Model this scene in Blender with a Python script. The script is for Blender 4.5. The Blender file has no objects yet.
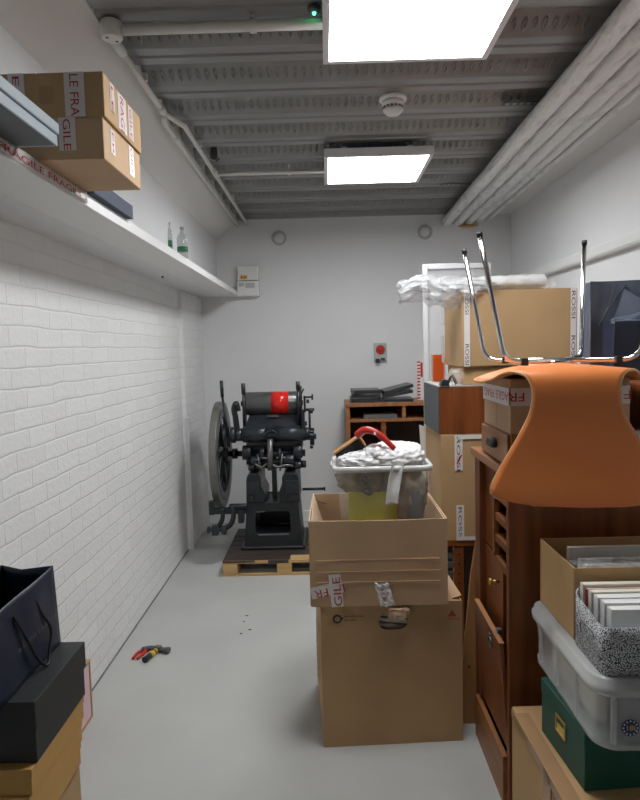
import bpy, bmesh, math, random
from mathutils import Vector as V, Matrix, noise
random.seed(7)
sc = bpy.context.scene
COL = sc.collection
PI = math.pi
R_ = math.radians

# ------------------------------------------------------------------ camera
F = 640.0; CAMH = 1.53; VP = (326.0, 349.0); ROLL = R_(1.4)
_y = V(((VP[0]-320)/F, (400-VP[1])/F, -1)).normalized()
_u = V((-math.sin(ROLL), math.cos(ROLL), 0)); _z = (_u - _y*_u.dot(_y)).normalized(); _x = _y.cross(_z)
RW = Matrix((_x, _y, _z))            # camera -> world
CAM = V((0, 0, CAMH))
def at(px, py, X=None, Y=None, Z=None):
    d = RW @ V(((px-320)/F, (400-py)/F, -1))
    t = X/d.x if X is not None else (Y/d.y if Y is not None else (Z-CAMH)/d.z)
    return CAM + d*t
cd = bpy.data.cameras.new('camera'); cam = bpy.data.objects.new('camera', cd); COL.objects.link(cam)
cam.matrix_world = Matrix.Translation(CAM) @ RW.to_4x4()
cd.sensor_fit = 'HORIZONTAL'; cd.sensor_width = 36; cd.lens = 36*F/640; cd.clip_start = .05
sc.camera = cam

# ------------------------------------------------------------------ materials
def new_mat(name):
    m = bpy.data.materials.new(name); m.use_nodes = True
    nt = m.node_tree; return m, nt, nt.nodes['Principled BSDF']
def mat(name, col, rough=.5, metal=0, var=0, vscale=8, bump=0, bscale=60, stretch=(1,1,1), spec=None, col2=None, detail=4):
    m, nt, b = new_mat(name)
    b.inputs['Base Color'].default_value = (*col, 1); b.inputs['Roughness'].default_value = rough
    b.inputs['Metallic'].default_value = metal
    if spec is not None: b.inputs['Specular IOR Level'].default_value = spec
    tc = nt.nodes.new('ShaderNodeTexCoord'); mp = nt.nodes.new('ShaderNodeMapping')
    mp.inputs['Scale'].default_value = stretch; nt.links.new(tc.outputs['Object'], mp.inputs['Vector'])
    if var or col2:
        n = nt.nodes.new('ShaderNodeTexNoise'); n.inputs['Scale'].default_value = vscale; n.inputs['Detail'].default_value = detail
        nt.links.new(mp.outputs[0], n.inputs['Vector'])
        r = nt.nodes.new('ShaderNodeValToRGB')
        c2 = col2 or tuple(c*(1-var) for c in col)
        r.color_ramp.elements[0].color = (*c2, 1); r.color_ramp.elements[0].position = .32
        r.color_ramp.elements[1].color = (*col, 1); r.color_ramp.elements[1].position = .68
        nt.links.new(n.outputs['Fac'], r.inputs[0]); nt.links.new(r.outputs[0], b.inputs['Base Color'])
    if bump:
        n2 = nt.nodes.new('ShaderNodeTexNoise'); n2.inputs['Scale'].default_value = bscale; n2.inputs['Detail'].default_value = 3
        nt.links.new(mp.outputs[0], n2.inputs['Vector'])
        bp = nt.nodes.new('ShaderNodeBump'); bp.inputs['Strength'].default_value = bump; bp.inputs['Distance'].default_value = .01
        nt.links.new(n2.outputs['Fac'], bp.inputs['Height']); nt.links.new(bp.outputs[0], b.inputs['Normal'])
    return m
def veil(name, col, alpha, rough=.3, bump=0, bscale=20):
    """see-through plastic: a share of clear film and a share of milky plastic"""
    m, nt, b = new_mat(name)
    b.inputs['Base Color'].default_value = (*col, 1); b.inputs['Roughness'].default_value = rough
    t = nt.nodes.new('ShaderNodeBsdfTransparent'); mx = nt.nodes.new('ShaderNodeMixShader')
    mx.inputs[0].default_value = alpha
    nt.links.new(t.outputs[0], mx.inputs[1]); nt.links.new(b.outputs[0], mx.inputs[2])
    nt.links.new(mx.outputs[0], nt.nodes['Material Output'].inputs['Surface'])
    if bump:
        tc = nt.nodes.new('ShaderNodeTexCoord'); n = nt.nodes.new('ShaderNodeTexNoise'); n.inputs['Scale'].default_value = bscale
        nt.links.new(tc.outputs['Object'], n.inputs['Vector'])
        bp = nt.nodes.new('ShaderNodeBump'); bp.inputs['Strength'].default_value = bump; bp.inputs['Distance'].default_value = .02
        nt.links.new(n.outputs['Fac'], bp.inputs['Height']); nt.links.new(bp.outputs[0], b.inputs['Normal'])
    return m
def glow(name, col, s):
    m, nt, b = new_mat(name); b.inputs['Base Color'].default_value = (.8,.8,.8,1)
    b.inputs['Emission Color'].default_value = (*col, 1); b.inputs['Emission Strength'].default_value = s
    return m
def brick_mat():
    m, nt, b = new_mat('painted_brick'); L = nt.links.new
    tc = nt.nodes.new('ShaderNodeTexCoord'); sp = nt.nodes.new('ShaderNodeSeparateXYZ'); cb = nt.nodes.new('ShaderNodeCombineXYZ')
    L(tc.outputs['Object'], sp.inputs[0]); L(sp.outputs['Y'], cb.inputs['X']); L(sp.outputs['Z'], cb.inputs['Y'])
    wn = nt.nodes.new('ShaderNodeTexNoise'); wn.inputs['Scale'].default_value = 5; L(cb.outputs[0], wn.inputs['Vector'])
    wm = nt.nodes.new('ShaderNodeVectorMath'); wm.operation = 'SCALE'; wm.inputs['Scale'].default_value = .022; L(wn.outputs['Color'], wm.inputs[0])
    wa = nt.nodes.new('ShaderNodeVectorMath'); L(cb.outputs[0], wa.inputs[0]); L(wm.outputs[0], wa.inputs[1])
    br = nt.nodes.new('ShaderNodeTexBrick'); L(wa.outputs[0], br.inputs['Vector'])
    for k, v in (('Scale', 1), ('Mortar Size', .006), ('Mortar Smooth', 1.0), ('Brick Width', .225), ('Row Height', .075), ('Bias', 0)): br.inputs[k].default_value = v
    br.inputs['Color1'].default_value = (.80,.80,.795,1); br.inputs['Color2'].default_value = (.76,.76,.755,1); br.inputs['Mortar'].default_value = (.73,.73,.725,1)
    L(br.outputs['Color'], b.inputs['Base Color']); b.inputs['Roughness'].default_value = .55
    n = nt.nodes.new('ShaderNodeTexNoise'); n.inputs['Scale'].default_value = 45; n.inputs['Detail'].default_value = 4; L(tc.outputs['Object'], n.inputs['Vector'])
    ma = nt.nodes.new('ShaderNodeMath'); ma.operation = 'MULTIPLY_ADD'; ma.inputs[1].default_value = -1.0; L(br.outputs['Fac'], ma.inputs[0]); L(n.outputs['Fac'], ma.inputs[2])
    bp = nt.nodes.new('ShaderNodeBump'); bp.inputs['Strength'].default_value = .42; bp.inputs['Distance'].default_value = .006
    L(ma.outputs[0], bp.inputs['Height']); L(bp.outputs[0], b.inputs['Normal'])
    return m
def wood(name, c1, c2, rough=.4, axis='Z', scale=3):
    st = {'Z': (9,9,.7), 'X': (.7,9,9), 'Y': (9,.7,9)}[axis]
    return mat(name, c1, rough, col2=c2, vscale=scale, stretch=st, detail=8)
def pattern_mat():
    m, nt, b = new_mat('speckled_card'); L = nt.links.new
    tc = nt.nodes.new('ShaderNodeTexCoord'); v = nt.nodes.new('ShaderNodeTexVoronoi'); v.inputs['Scale'].default_value = 330
    L(tc.outputs['Object'], v.inputs['Vector'])
    r = nt.nodes.new('ShaderNodeValToRGB'); r.color_ramp.interpolation = 'CONSTANT'
    r.color_ramp.elements[0].color = (.70,.71,.72,1); r.color_ramp.elements[1].color = (.035,.04,.05,1); r.color_ramp.elements[1].position = .52
    L(v.outputs['Distance'], r.inputs[0]); L(r.outputs[0], b.inputs['Base Color']); b.inputs['Roughness'].default_value = .6
    return m

M = {}
M['wall'] = mat('white_wall_paint', (.76,.76,.765), .6, var=.03, vscale=2, bump=.08, bscale=30)
M['brick'] = brick_mat()
M['floor'] = mat('grey_floor_paint', (.49,.495,.475), .42, var=.10, vscale=2.2, bump=.03, bscale=40)
M['deck'] = mat('galvanised_deck', (.30,.30,.295), .42, metal=.42, var=.16, vscale=6, stretch=(1,4,4))
M['soffit'] = mat('soffit_paint', (.72,.71,.69), .65)
M['shelf'] = mat('white_shelf_board', (.80,.80,.79), .5)
M['conduit'] = mat('cream_conduit', (.70,.69,.64), .45)
M['lagging'] = mat('painted_lagging', (.76,.76,.75), .28, bump=1, bscale=45, stretch=(1,.3,1), col2=(.60,.60,.60), vscale=26)
for nd in M['lagging'].node_tree.nodes:
    if nd.type == 'BUMP': nd.inputs['Distance'].default_value = .016
    if nd.type == 'VALTORGB': nd.color_ramp.elements[0].position = .36; nd.color_ramp.elements[1].position = .46
M['whiteplastic'] = mat('white_plastic', (.74,.74,.73), .4)
M['lampframe'] = mat('lamp_frame', (.72,.72,.73), .4)
M['lamp'] = glow('lamp_diffuser', (.965,.985,1), 14.5)
M['led'] = glow('green_led', (.05,1,.35), 4)
M['card'] = mat('brown_cardboard', (.49,.315,.155), .75, var=.16, vscale=3.5)
M['card2'] = mat('pale_cardboard', (.56,.375,.22), .75, var=.15, vscale=3.5)
M['card3'] = mat('kraft_cardboard', (.54,.335,.15), .7, var=.08, vscale=4)
M['cardinside'] = mat('cardboard_inside', (.58,.41,.27), .8, var=.08)
M['tanbox'] = mat('tan_card', (.52,.29,.085), .6, var=.06)
M['tapewhite'] = mat('white_packing_tape', (.72,.68,.66), .3)
M['tapered'] = mat('red_print', (.42,.025,.03), .4)
M['tapebrown'] = mat('brown_packing_tape', (.42,.25,.13), .22)
M['ink'] = mat('black_print', (.03,.03,.035), .5)
M['inkred'] = mat('rust_print', (.38,.04,.02), .5)
M['wooddark'] = wood('dark_red_wood', (.26,.080,.020), (.14,.038,.011), .36)
M['woodmid'] = wood('brown_wood', (.30,.115,.035), (.18,.062,.018), .42, 'Y')
M['woodedge'] = wood('worn_wood_edge', (.36,.155,.055), (.24,.09,.03), .45, 'Y')
M['woodlight'] = wood('plank_wood', (.52,.27,.10), (.42,.20,.07), .5)
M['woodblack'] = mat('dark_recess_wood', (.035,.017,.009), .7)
M['pine'] = wood('pallet_pine', (.60,.40,.17), (.46,.28,.11), .65, 'X')
M['deckdark'] = mat('oily_pallet_boards', (.055,.038,.032), .55, var=.5, vscale=7, stretch=(1,5,1))
M['orange'] = mat('orange_laminate', (.74,.225,.06), .36, var=.03, vscale=2)
M['ply'] = mat('plywood_edge', (.70,.36,.15), .5)
M['chrome'] = mat('chrome', (.72,.72,.73), .12, metal=1)
M['rubber'] = mat('black_rubber', (.02,.02,.022), .55)
M['iron'] = mat('black_iron_paint', (.013,.016,.020), .36, var=.3, vscale=9, bump=.12, bscale=25)
M['iron2'] = mat('worn_iron', (.034,.041,.050), .34, metal=.3, var=.4, vscale=14)
M['rim'] = mat('flywheel_rim_steel', (.19,.185,.17), .45, metal=.3, var=.15)
M['steel'] = mat('dull_steel', (.15,.15,.15), .33, metal=.6, var=.2, vscale=12)
M['inkband'] = mat('red_ink', (.62,.018,.012), .22)
M['redplastic'] = mat('red_plastic', (.50,.025,.015), .35)
M['navy'] = mat('navy_card', (.010,.016,.038), .42, bump=.12, bscale=7)
M['navyin'] = mat('navy_inside', (.006,.010,.022), .7)
M['navygloss'] = mat('dark_blue_grey_bag', (.085,.10,.135), .3, bump=.2, bscale=6)
M['blackbox'] = mat('black_textured_card', (.020,.022,.023), .55, bump=.1, bscale=200)
M['greybox'] = mat('blue_grey_box', (.36,.42,.46), .5)
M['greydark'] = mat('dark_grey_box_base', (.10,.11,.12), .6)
M['bluebook'] = mat('dark_blue_cloth', (.035,.045,.085), .6)
M['green'] = mat('dark_green_card', (.008,.085,.062), .5, bump=.05, bscale=100)
M['brass'] = mat('brass', (.60,.42,.13), .35, metal=.8)
M['pink'] = mat('pink_paper', (.72,.50,.54), .6)
M['frost'] = veil('frosted_plastic', (.74,.75,.74), .38, .32)
M['frostrim'] = veil('frosted_plastic_thick', (.70,.71,.70), .58, .3)
M['tubclear'] = veil('clear_cloudy_tub', (.74,.75,.72), .22, .2, bump=.3, bscale=18)
M['tubrim'] = veil('clear_tub_rim', (.84,.85,.84), .72, .25)
M['film'] = veil('clear_film', (.90,.91,.92), .20, .05, bump=.9, bscale=22)
M['filmwhite'] = veil('milky_film', (.80,.80,.79), .70, .22, bump=.5, bscale=16)
M['glass'] = veil('clear_glass', (.42,.46,.43), .42, .05)
M['glassgreen'] = mat('green_label', (.02,.16,.07), .5)
M['whitebag'] = mat('white_carrier_bag', (.84,.84,.84), .38, bump=.3, bscale=14)
M['yellowgreen'] = mat('yellow_green_plastic', (.58,.56,.03), .45, var=.15)
M['beige'] = mat('beige_wrapping', (.56,.48,.38), .7, col2=(.20,.165,.13), vscale=14)
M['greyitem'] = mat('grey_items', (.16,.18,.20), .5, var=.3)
M['cream'] = mat('cream_page', (.80,.76,.64), .7)
M['paper'] = mat('white_page', (.80,.80,.78), .7)
M['bookred'] = mat('red_cloth', (.45,.03,.05), .6)
M['speckle'] = pattern_mat()
M['sticker'] = mat('blue_sticker', (.03,.035,.12), .4)
M['gold'] = mat('gold_print', (.65,.50,.12), .4)
M['folder'] = mat('black_folder', (.022,.024,.027), .33)
M['foldergrey'] = mat('grey_folder', (.11,.105,.10), .45)
M['orangecard'] = mat('bright_orange_card', (.92,.13,.008), .5)
M['yellow'] = mat('yellow_grip', (.62,.42,.04), .45)
M['greyplate'] = mat('grey_switch_plate', (.45,.45,.44), .45)
M['whiteframe'] = mat('white_frame', (.56,.56,.57), .45)
M['pane'] = veil('clear_pane', (.85,.86,.88), .16, .08)
M['chip'] = mat('dark_chip', (.08,.07,.06), .8)
M['bristle'] = mat('black_foam', (.018,.017,.016), .9, bump=.5, bscale=120)

# ------------------------------------------------------------------ mesh builder
class MB:
    def __init__(s): s.v = []; s.f = []; s.sm = []
    def add(s, vs, fs, smooth=False, T=None):
        b = len(s.v); s.v += [(T @ V(p)) if T else V(p) for p in vs]
        s.f += [tuple(i+b for i in f) for f in fs]; s.sm += [smooth]*len(fs); return s
    def box(s, x0, x1, y0, y1, z0, z1, T=None):
        v = [(x0,y0,z0),(x1,y0,z0),(x1,y1,z0),(x0,y1,z0),(x0,y0,z1),(x1,y0,z1),(x1,y1,z1),(x0,y1,z1)]
        return s.add(v, [(3,2,1,0),(4,5,6,7),(0,1,5,4),(1,2,6,5),(2,3,7,6),(3,0,4,7)], T=T)
    def gbox(s, x0, x1, y0, y1, z0, z1, n=6, T=None):
        """box whose six faces are n x n grids, so it can be bulged"""
        def P(a,b,c): return (x0+(x1-x0)*a, y0+(y1-y0)*b, z0+(z1-z0)*c)
        for k, o in (((0,1,2),0),((0,1,2),1),((0,2,1),0),((0,2,1),1),((1,2,0),0),((1,2,0),1)):
            vs = []; fs = []
            for i in range(n+1):
                for j in range(n+1):
                    c = [0,0,0]; c[k[0]] = i/n; c[k[1]] = j/n; c[k[2]] = o; vs.append(P(*c))
            for i in range(n):
                for j in range(n):
                    q = (i*(n+1)+j, (i+1)*(n+1)+j, (i+1)*(n+1)+j+1, i*(n+1)+j+1)
                    fs.append(q)
            s.add(vs, fs, T=T)
        return s
    def cyl(s, p0, p1, r0, r1=None, n=24, caps=True, smooth=True):
        p0, p1 = V(p0), V(p1); r1 = r0 if r1 is None else r1
        a = (p1-p0).normalized(); u = a.orthogonal().normalized(); w = a.cross(u)
        vs = [p+(u*math.cos(2*PI*i/n)+w*math.sin(2*PI*i/n))*r for p, r in ((p0,r0),(p1,r1)) for i in range(n)]
        s.add(vs, [(i, (i+1)%n, n+(i+1)%n, n+i) for i in range(n)], smooth)
        if caps: s.add(vs[:n], [tuple(range(n))[::-1]]); s.add(vs[n:], [tuple(range(n))])
        return s
    def ring(s, c, axis, ro, ri, w, n=48):
        """annulus of width w centred on c along axis"""
        c = V(c); a = V(axis).normalized(); u = a.orthogonal().normalized(); t = a.cross(u)
        vs = []
        for (r, h) in ((ro,-w/2),(ro,w/2),(ri,w/2),(ri,-w/2)):
            vs += [c+a*h+(u*math.cos(2*PI*i/n)+t*math.sin(2*PI*i/n))*r for i in range(n)]
        fs = [(k*n+i, k*n+(i+1)%n, ((k+1)%4)*n+(i+1)%n, ((k+1)%4)*n+i) for k in range(4) for i in range(n)]
        return s.add(vs, fs)
    def tube(s, pts, r, n=10, smooth_path=0, flat=None):
        pts = [V(p) for p in pts]
        if smooth_path and len(pts) > 2:
            q = []
            for i in range(len(pts)-1):
                p0 = pts[max(i-1,0)]; p1 = pts[i]; p2 = pts[i+1]; p3 = pts[min(i+2,len(pts)-1)]
                for k in range(smooth_path):
                    t = k/smooth_path
                    q.append(.5*((2*p1)+(p2-p0)*t+(2*p0-5*p1+4*p2-p3)*t*t+(3*p1-p0-3*p2+p3)*t**3))
            q.append(pts[-1]); pts = q
        rs = r if isinstance(r, (list,tuple)) else None
        vs = []; m = len(pts); u = None
        for i, p in enumerate(pts):
            a = (pts[min(i+1,m-1)]-pts[max(i-1,0)]).normalized()
            u = a.orthogonal().normalized() if u is None else (u-a*u.dot(a)).normalized()
            w = a.cross(u); rr = (rs[0]+(rs[1]-rs[0])*i/(m-1)) if rs else r
            vs += [p+(u*math.cos(2*PI*k/n)+w*math.sin(2*PI*k/n))*rr for k in range(n)]
        fs = [(i*n+k, i*n+(k+1)%n, (i+1)*n+(k+1)%n, (i+1)*n+k) for i in range(m-1) for k in range(n)]
        s.add(vs, fs, True); s.add(vs[:n], [tuple(range(n))[::-1]]); s.add(vs[-n:], [tuple(range(n))])
        return s
    def prism(s, poly, a0, a1, axis='Y'):
        f = {'Y': lambda p,h: (p[0],h,p[1]), 'X': lambda p,h: (h,p[0],p[1]), 'Z': lambda p,h: (p[0],p[1],h)}[axis]
        n = len(poly); vs = [f(p,a0) for p in poly]+[f(p,a1) for p in poly]
        return s.add(vs, [tuple(range(n))[::-1], tuple(range(n,2*n))]+[(i,(i+1)%n,n+(i+1)%n,n+i) for i in range(n)])
    def grid(s, fn, nu, nv, thick=0, smooth=True):
        """surface fn(i/nu, j/nv) -> point; thick adds a back sheet"""
        vs = [V(fn(i/nu, j/nv)) for i in range(nu+1) for j in range(nv+1)]
        w = nv+1; fs = [(i*w+j, (i+1)*w+j, (i+1)*w+j+1, i*w+j+1) for i in range(nu) for j in range(nv)]
        s.add(vs, fs, smooth); return s
    def lathe(s, c, prof, n=32, axis='Z'):
        c = V(c); vs = []
        for r, h in prof:
            for i in range(n):
                a = 2*PI*i/n; p = (r*math.cos(a), r*math.sin(a), h)
                if axis == 'X': p = (p[2], p[0], p[1])
                if axis == 'Y': p = (p[0], -p[2], p[1])
                vs.append(c+V(p))
        m = len(prof); fs = [(k*n+i, k*n+(i+1)%n, (k+1)*n+(i+1)%n, (k+1)*n+i) for k in range(m-1) for i in range(n)]
        s.add(vs, fs, True); s.add(vs[:n], [tuple(range(n))[::-1]]); s.add(vs[-n:], [tuple(range(n))]); return s
    def blob(s, c, r, amp=.25, freq=6, seed=0, sub=4, ridged=True):
        b = bmesh.new(); bmesh.ops.create_icosphere(b, subdivisions=sub, radius=1)
        vs = []
        for v in b.verts:
            d = v.co.normalized(); q = d*freq*.5+V((seed*7.1,seed*3.3,seed))
            n = noise.noise(q)+.5*noise.noise(q*2.3)
            if ridged: n = (1-2*abs(noise.noise(q)))*.7+.5*(1-2*abs(noise.noise(q*2.1)))
            k = 1+amp*n; vs.append(V(c)+V((d.x*r[0]*k, d.y*r[1]*k, d.z*r[2]*k)))
        fs = [tuple(v.index for v in f.verts) for f in b.faces]; b.free()
        return s.add(vs, fs, True)
    def warp(s, fn): s.v = [V(fn(p)) for p in s.v]; return s

def root_of(o):
    while o.parent: o = o.parent
    return o
def link(name, me_or_none, m=None, parent=None, loc=None):
    o = bpy.data.objects.new(name, me_or_none); COL.objects.link(o)
    if parent: o.parent = parent
    elif loc is not None: o.location = loc
    if m is not None and me_or_none: me_or_none.materials.append(m)
    return o
def tagit(o, label=None, cat=None, group=None, kind=None):
    if label: o['label'] = label
    if cat: o['category'] = cat
    if group: o['group'] = group
    if kind: o['kind'] = kind
    return o
def thing(name, loc, label, cat, group=None):
    return tagit(link(name, None, loc=V(loc)), label, cat, group)
def part(name, mb, m, parent=None, bev=0, seg=2, label=None, loc=None, solid=0, sub=0, autosmooth=None, kind=None):
    """one mesh object; coordinates are given in the world, stored from the thing's base"""
    if parent: base = root_of(parent)['_o'] if '_o' in root_of(parent) else root_of(parent).location.copy()
    else: base = V(loc) if loc is not None else V((0,0,0))
    base = V(base)
    me = bpy.data.meshes.new(name)
    me.from_pydata([tuple(p-base) for p in mb.v], [], mb.f)
    me.polygons.foreach_set('use_smooth', mb.sm)
    b = bmesh.new(); b.from_mesh(me); bmesh.ops.remove_doubles(b, verts=b.verts, dist=1e-5)
    bmesh.ops.recalc_face_normals(b, faces=b.faces); b.to_mesh(me); b.free(); me.update()
    o = link(name, me, M[m] if isinstance(m, str) else m, parent, base)
    if solid: md = o.modifiers.new('thick', 'SOLIDIFY'); md.thickness = solid; md.offset = 0
    if bev:
        md = o.modifiers.new('bevel', 'BEVEL'); md.width = bev; md.segments = seg; md.limit_method = 'ANGLE'; md.angle_limit = R_(40)
    if sub: md = o.modifiers.new('sub', 'SUBSURF'); md.levels = sub; md.render_levels = sub
    if label: o['label'] = label
    if kind: o['kind'] = kind
    return o
def single(name, mb, m, loc, label, cat, group=None, **k):
    return tagit(part(name, mb, m, None, loc=loc, **k), label, cat, group)
def struct(name, mb, m, **k):
    o = part(name, mb, m, **k); o['kind'] = 'structure'; return o
def copy_tree(o, parent=None):
    c = o.copy(); COL.objects.link(c); c.parent = parent
    for ch in list(o.children): copy_tree(ch, c)
    return c
def lettering(parent, s, o, u, v, size, m, width=None, name='lettering', align='LEFT', spacing=1.0, bold=0.0):
    """flat printed characters: o = baseline start, u = reading direction, v = up direction of the letters"""
    u = V(u).normalized(); v = V(v).normalized(); n = u.cross(v)
    cu = bpy.data.curves.new(name, 'FONT'); cu.body = s; cu.size = size; cu.align_x = align; cu.space_character = spacing; cu.offset = bold
    t = bpy.data.objects.new('t', cu); me = bpy.data.meshes.new_from_object(t); bpy.data.objects.remove(t)
    xs = [p.co.x for p in me.vertices]; k = width/(max(xs)-min(xs)) if (width and xs) else 1
    base = V(root_of(parent).location); T = Matrix((u, v, n)).transposed()
    for p in me.vertices: p.co = T @ V((p.co.x*k, p.co.y*(k if k < 1 else 1), 0)) + V(o) + n*.0006 - base
    me.name = name; me.update()
    return link(name, me, M[m], parent)
def tape(parent, o, u, v, length, w, s=None, m='tapewhite', ink='tapered', k=.62, text_o=.12, name='tape', fit=True, off=.0008, bow=None):
    """a strip of packing tape stuck on a face; o = lower-left corner as its print reads"""
    u = V(u).normalized(); v = V(v).normalized(); n = u.cross(v); o = V(o)+n*off
    T = Matrix((u, v, n)).transposed().to_4x4(); T.translation = o
    b = MB().box(0, length, 0, w, -.0004, .0004, T=T)
    p = part(name, b, m, parent)
    if s: lettering(p, s, o+u*length*.03+v*w*(1-k*.72)/2+n*.0003, u, v, w*k, ink, width=length*.94 if fit else None, bold=.0)
    return p

# ------------------------------------------------------------------ room shell
YB = 5.64; YN = -1.3; XL = -1.11; XU = -.93; XR = 1.62; ZC = CAMH+1.13
struct('floor', MB().box(XL-.1, XR+.1, YN-.1, YB+.1, -.1, 0), 'floor')
b = MB().box(XL-.1, XL, YN, YB, 0, 2.005).box(XL, XL+.028, 4.87, YB, 0, 2.0)
struct('wall_left', b, 'brick')
struct('wall_left_upper', MB().box(XL-.1, XU, YN, YB, 2.005, 2.95), 'wall')
struct('wall_back', MB().box(XL-.1, XR+.1, YB, YB+.1, 0, 2.95), 'wall')
struct('wall_right', MB().box(XR, XR+.1, YN, YB, 0, 2.95), 'wall')
struct('wall_near', MB().box(XL-.1, XR+.1, YN-.1, YN, 0, 2.95), 'wall')
# plaster soffits either side of the metal deck
struct('trim_left', MB().prism([(XU,2.50),(XU,2.9),(-.74,2.9),(-.74,ZC-.01)], YN, YB, 'Y'), 'soffit')
struct('trim_right', MB().box(1.38, XR, YN, YB, ZC-.01, 2.9), 'soffit')
struct('trim_1', MB().box(XL+.028, XL+.046, 4.86, 4.895, 0, 1.02).box(XL+.02, XL+.05, 4.85, 4.90, 1.02, 1.035), 'wall', bev=.004)
struct('baseboard_back', MB().box(XL+.03, XR, YB-.012, YB, 0, .09), 'wall')
struct('gap_shade_left', MB().box(XL, XL+.006, YN, 4.86, 0, .005), 'greyitem')  # no skirting: grey strip standing in for the shaded gap between wall and floor
# ribbed steel deck: folded sheet running across the room, stamped with small oval bumps
b = MB(); per = .344; prof = []; y = 2.26-per*11
ys = []
while y < YB+.4:
    # y = far edge of a bottom flange
    prof += [(y-.13, ZC), (y-.078, ZC), (y-.072, ZC+.008), (y-.058, ZC+.008), (y-.052, ZC), (y, ZC), (y+.018, ZC+.062), (y+.136, ZC+.062), (y+.21, ZC+.002)]
    ys.append(y); y += per
prof = [p for p in prof if YN-.1 < p[0] < YB+.05]
n = len(prof); vs = [(x, p[0], p[1]) for x in (-.9, XR) for p in prof]
b.add(vs, [(i, i+1, n+i+1, n+i) for i in range(n-1)])
for y in ys:
    if y < 1.5 or y > YB-.2: continue
    a = V((0, y+.145, ZC+.052)); c = V((0, y+.205, ZC+.006)); d = (c-a); nn = V((0,-d.z,d.y)).normalized()
    if nn.z > 0: nn = -nn
    x = -.73
    while x < 1.0:
        k = 8; mid = (a+c)/2; dd = d.normalized(); vv = []
        for r, h in ((1.1,.0),(.8,.0045),(.5,.0045),(.3,.0)):
            vv += [V((x,0,0))+mid+V((1,0,0))*math.cos(2*PI*i/k)*.010*r+dd*math.sin(2*PI*i/k)*.027*r+nn*h for i in range(k)]
        b.add(vv, [(m*k+i,m*k+(i+1)%k,(m+1)*k+(i+1)%k,(m+1)*k+i) for m in range(3) for i in range(k)]+[tuple(range(3*k,4*k))])
        x += .037
struct('ceiling', b, 'deck')
struct('ceiling_slab', MB().box(XL, XR, YN, YB, 2.8, 2.9), 'wall')
# punched slots left in the deck
def slots(px, py, label):
    p = at(px, py, Z=ZC-.004); t = thing('deck_slot_plate', p, label, 'metal plate', 'slotted plates in the ceiling deck')
    part('plate', MB().box(p.x-.12, p.x+.12, p.y-.022, p.y+.022, p.z-.002, p.z), 'iron2', t)
    q = MB()
    for i in range(7): q.box(p.x-.105+i*.033, p.x-.087+i*.033, p.y-.012, p.y+.012, p.z-.003, p.z-.002)
    part('slots', q, 'deck', t)
slots(528, 103, 'dark slotted plate in the metal ceiling beside the large lagged pipes, nearer one')
slots(458, 184, 'dark slotted plate in the metal ceiling beyond the small lamp, farther one')

# ------------------------------------------------------------------ ceiling lamps
def lamp(y0, label):
    t = thing('ceiling_panel_light', (.3, y0+.3, CAMH+1.05), label, 'ceiling light', 'square panel lights on the ceiling')
    z = CAMH+1.045; x0, x1, y1 = 0.015, .615, y0+.6
    part('frame', MB().box(x0,x1,y0,y0+.022,z,z+.045).box(x0,x1,y1-.022,y1,z,z+.045).box(x0,x0+.022,y0+.022,y1-.022,z,z+.045).box(x1-.022,x1,y0+.022,y1-.022,z,z+.045).box(x0+.02,x1-.02,y0+.02,y1-.02,z+.02,z+.045), 'lampframe', t)
    part('diffuser', MB().box(x0+.022,x1-.022,y0+.022,y1-.022,z+.004,z+.012), 'lamp', t)
    part('mount', MB().box(x0+.1,x0+.13,y0+.1,y1-.1,z+.045,ZC).box(x1-.13,x1-.1,y0+.1,y1-.1,z+.045,ZC), 'lampframe', t)
lamp(3.59, 'smaller looking square white panel light, farther one near the back wall')
lamp(1.85, 'large bright square panel light at the top of the view, nearest lamp')

# smoke detector
p = V((.33, 3.0, ZC))
t = thing('smoke_detector', p, 'round white smoke detector on the metal ceiling between the two lamps', 'smoke detector')
part('base', MB().lathe(p, [(.055,0),(.062,-.006),(.062,-.016),(.048,-.02)], axis='Z'), 'whiteplastic', t)
part('body', MB().lathe(p, [(.05,-.02),(.05,-.036),(.040,-.044),(.040,-.05),(.046,-.054),(.046,-.062),(.030,-.078),(.012,-.084)]), 'whiteplastic', t)
q = MB()
for i in range(14):
    a = 2*PI*i/14; q.box(.041,.0465,-.003,.003,-.054,-.044, T=Matrix.Translation(p)@Matrix.Rotation(a,4,'Z'))
part('vent_slots', q, 'foldergrey', t)
# indicator light
p = at(314, 7, Z=ZC)
t = thing('indicator_light', p, 'tiny green glowing indicator on the metal ceiling beside the near lamp', 'indicator light')
part('housing', MB().lathe(p, [(.022,0),(.022,-.012),(.012,-.018)]), 'greydark', t)
part('lens', MB().lathe(p+V((0,0,-.018)), [(.006,0),(.005,-.006),(.001,-.008)], n=12), 'led', t)

# ------------------------------------------------------------------ lagged pipes under the deck, right side
def lag(x0, r, z, label):
    b = MB(); N = 130; K = 20; vs = []; y0, y1 = -.6, YB-.004; N = 260
    for i in range(N+1):
        yy = y0+(y1-y0)*i/N
        for k in range(K):
            a = 2*PI*k/K; q = V((math.cos(a)*1.2+x0*9, yy*5, math.sin(a)*1.2))
            rr = r*.90*(1+.03*noise.noise(q)+.04*noise.noise(q*2.7)+.06*noise.noise(q*6))
            vs.append((x0-.016*(YB-yy)+rr*math.cos(a)+.004*noise.noise(V((x0*5,yy*1.5,0))), yy, z+rr*math.sin(a)))
    fs = [(i*K+k, i*K+(k+1)%K, (i+1)*K+(k+1)%K, (i+1)*K+k) for i in range(N) for k in range(K)]
    b.add(vs, fs, True); b.add(vs[:K], [tuple(range(K))]); b.add(vs[-K:], [tuple(range(K))])
    t = thing('insulated_pipe', (x0, 2.5, z-r), label, 'pipe', 'lagged pipes along the ceiling')
    part('lagging', b, 'lagging', t)
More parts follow.
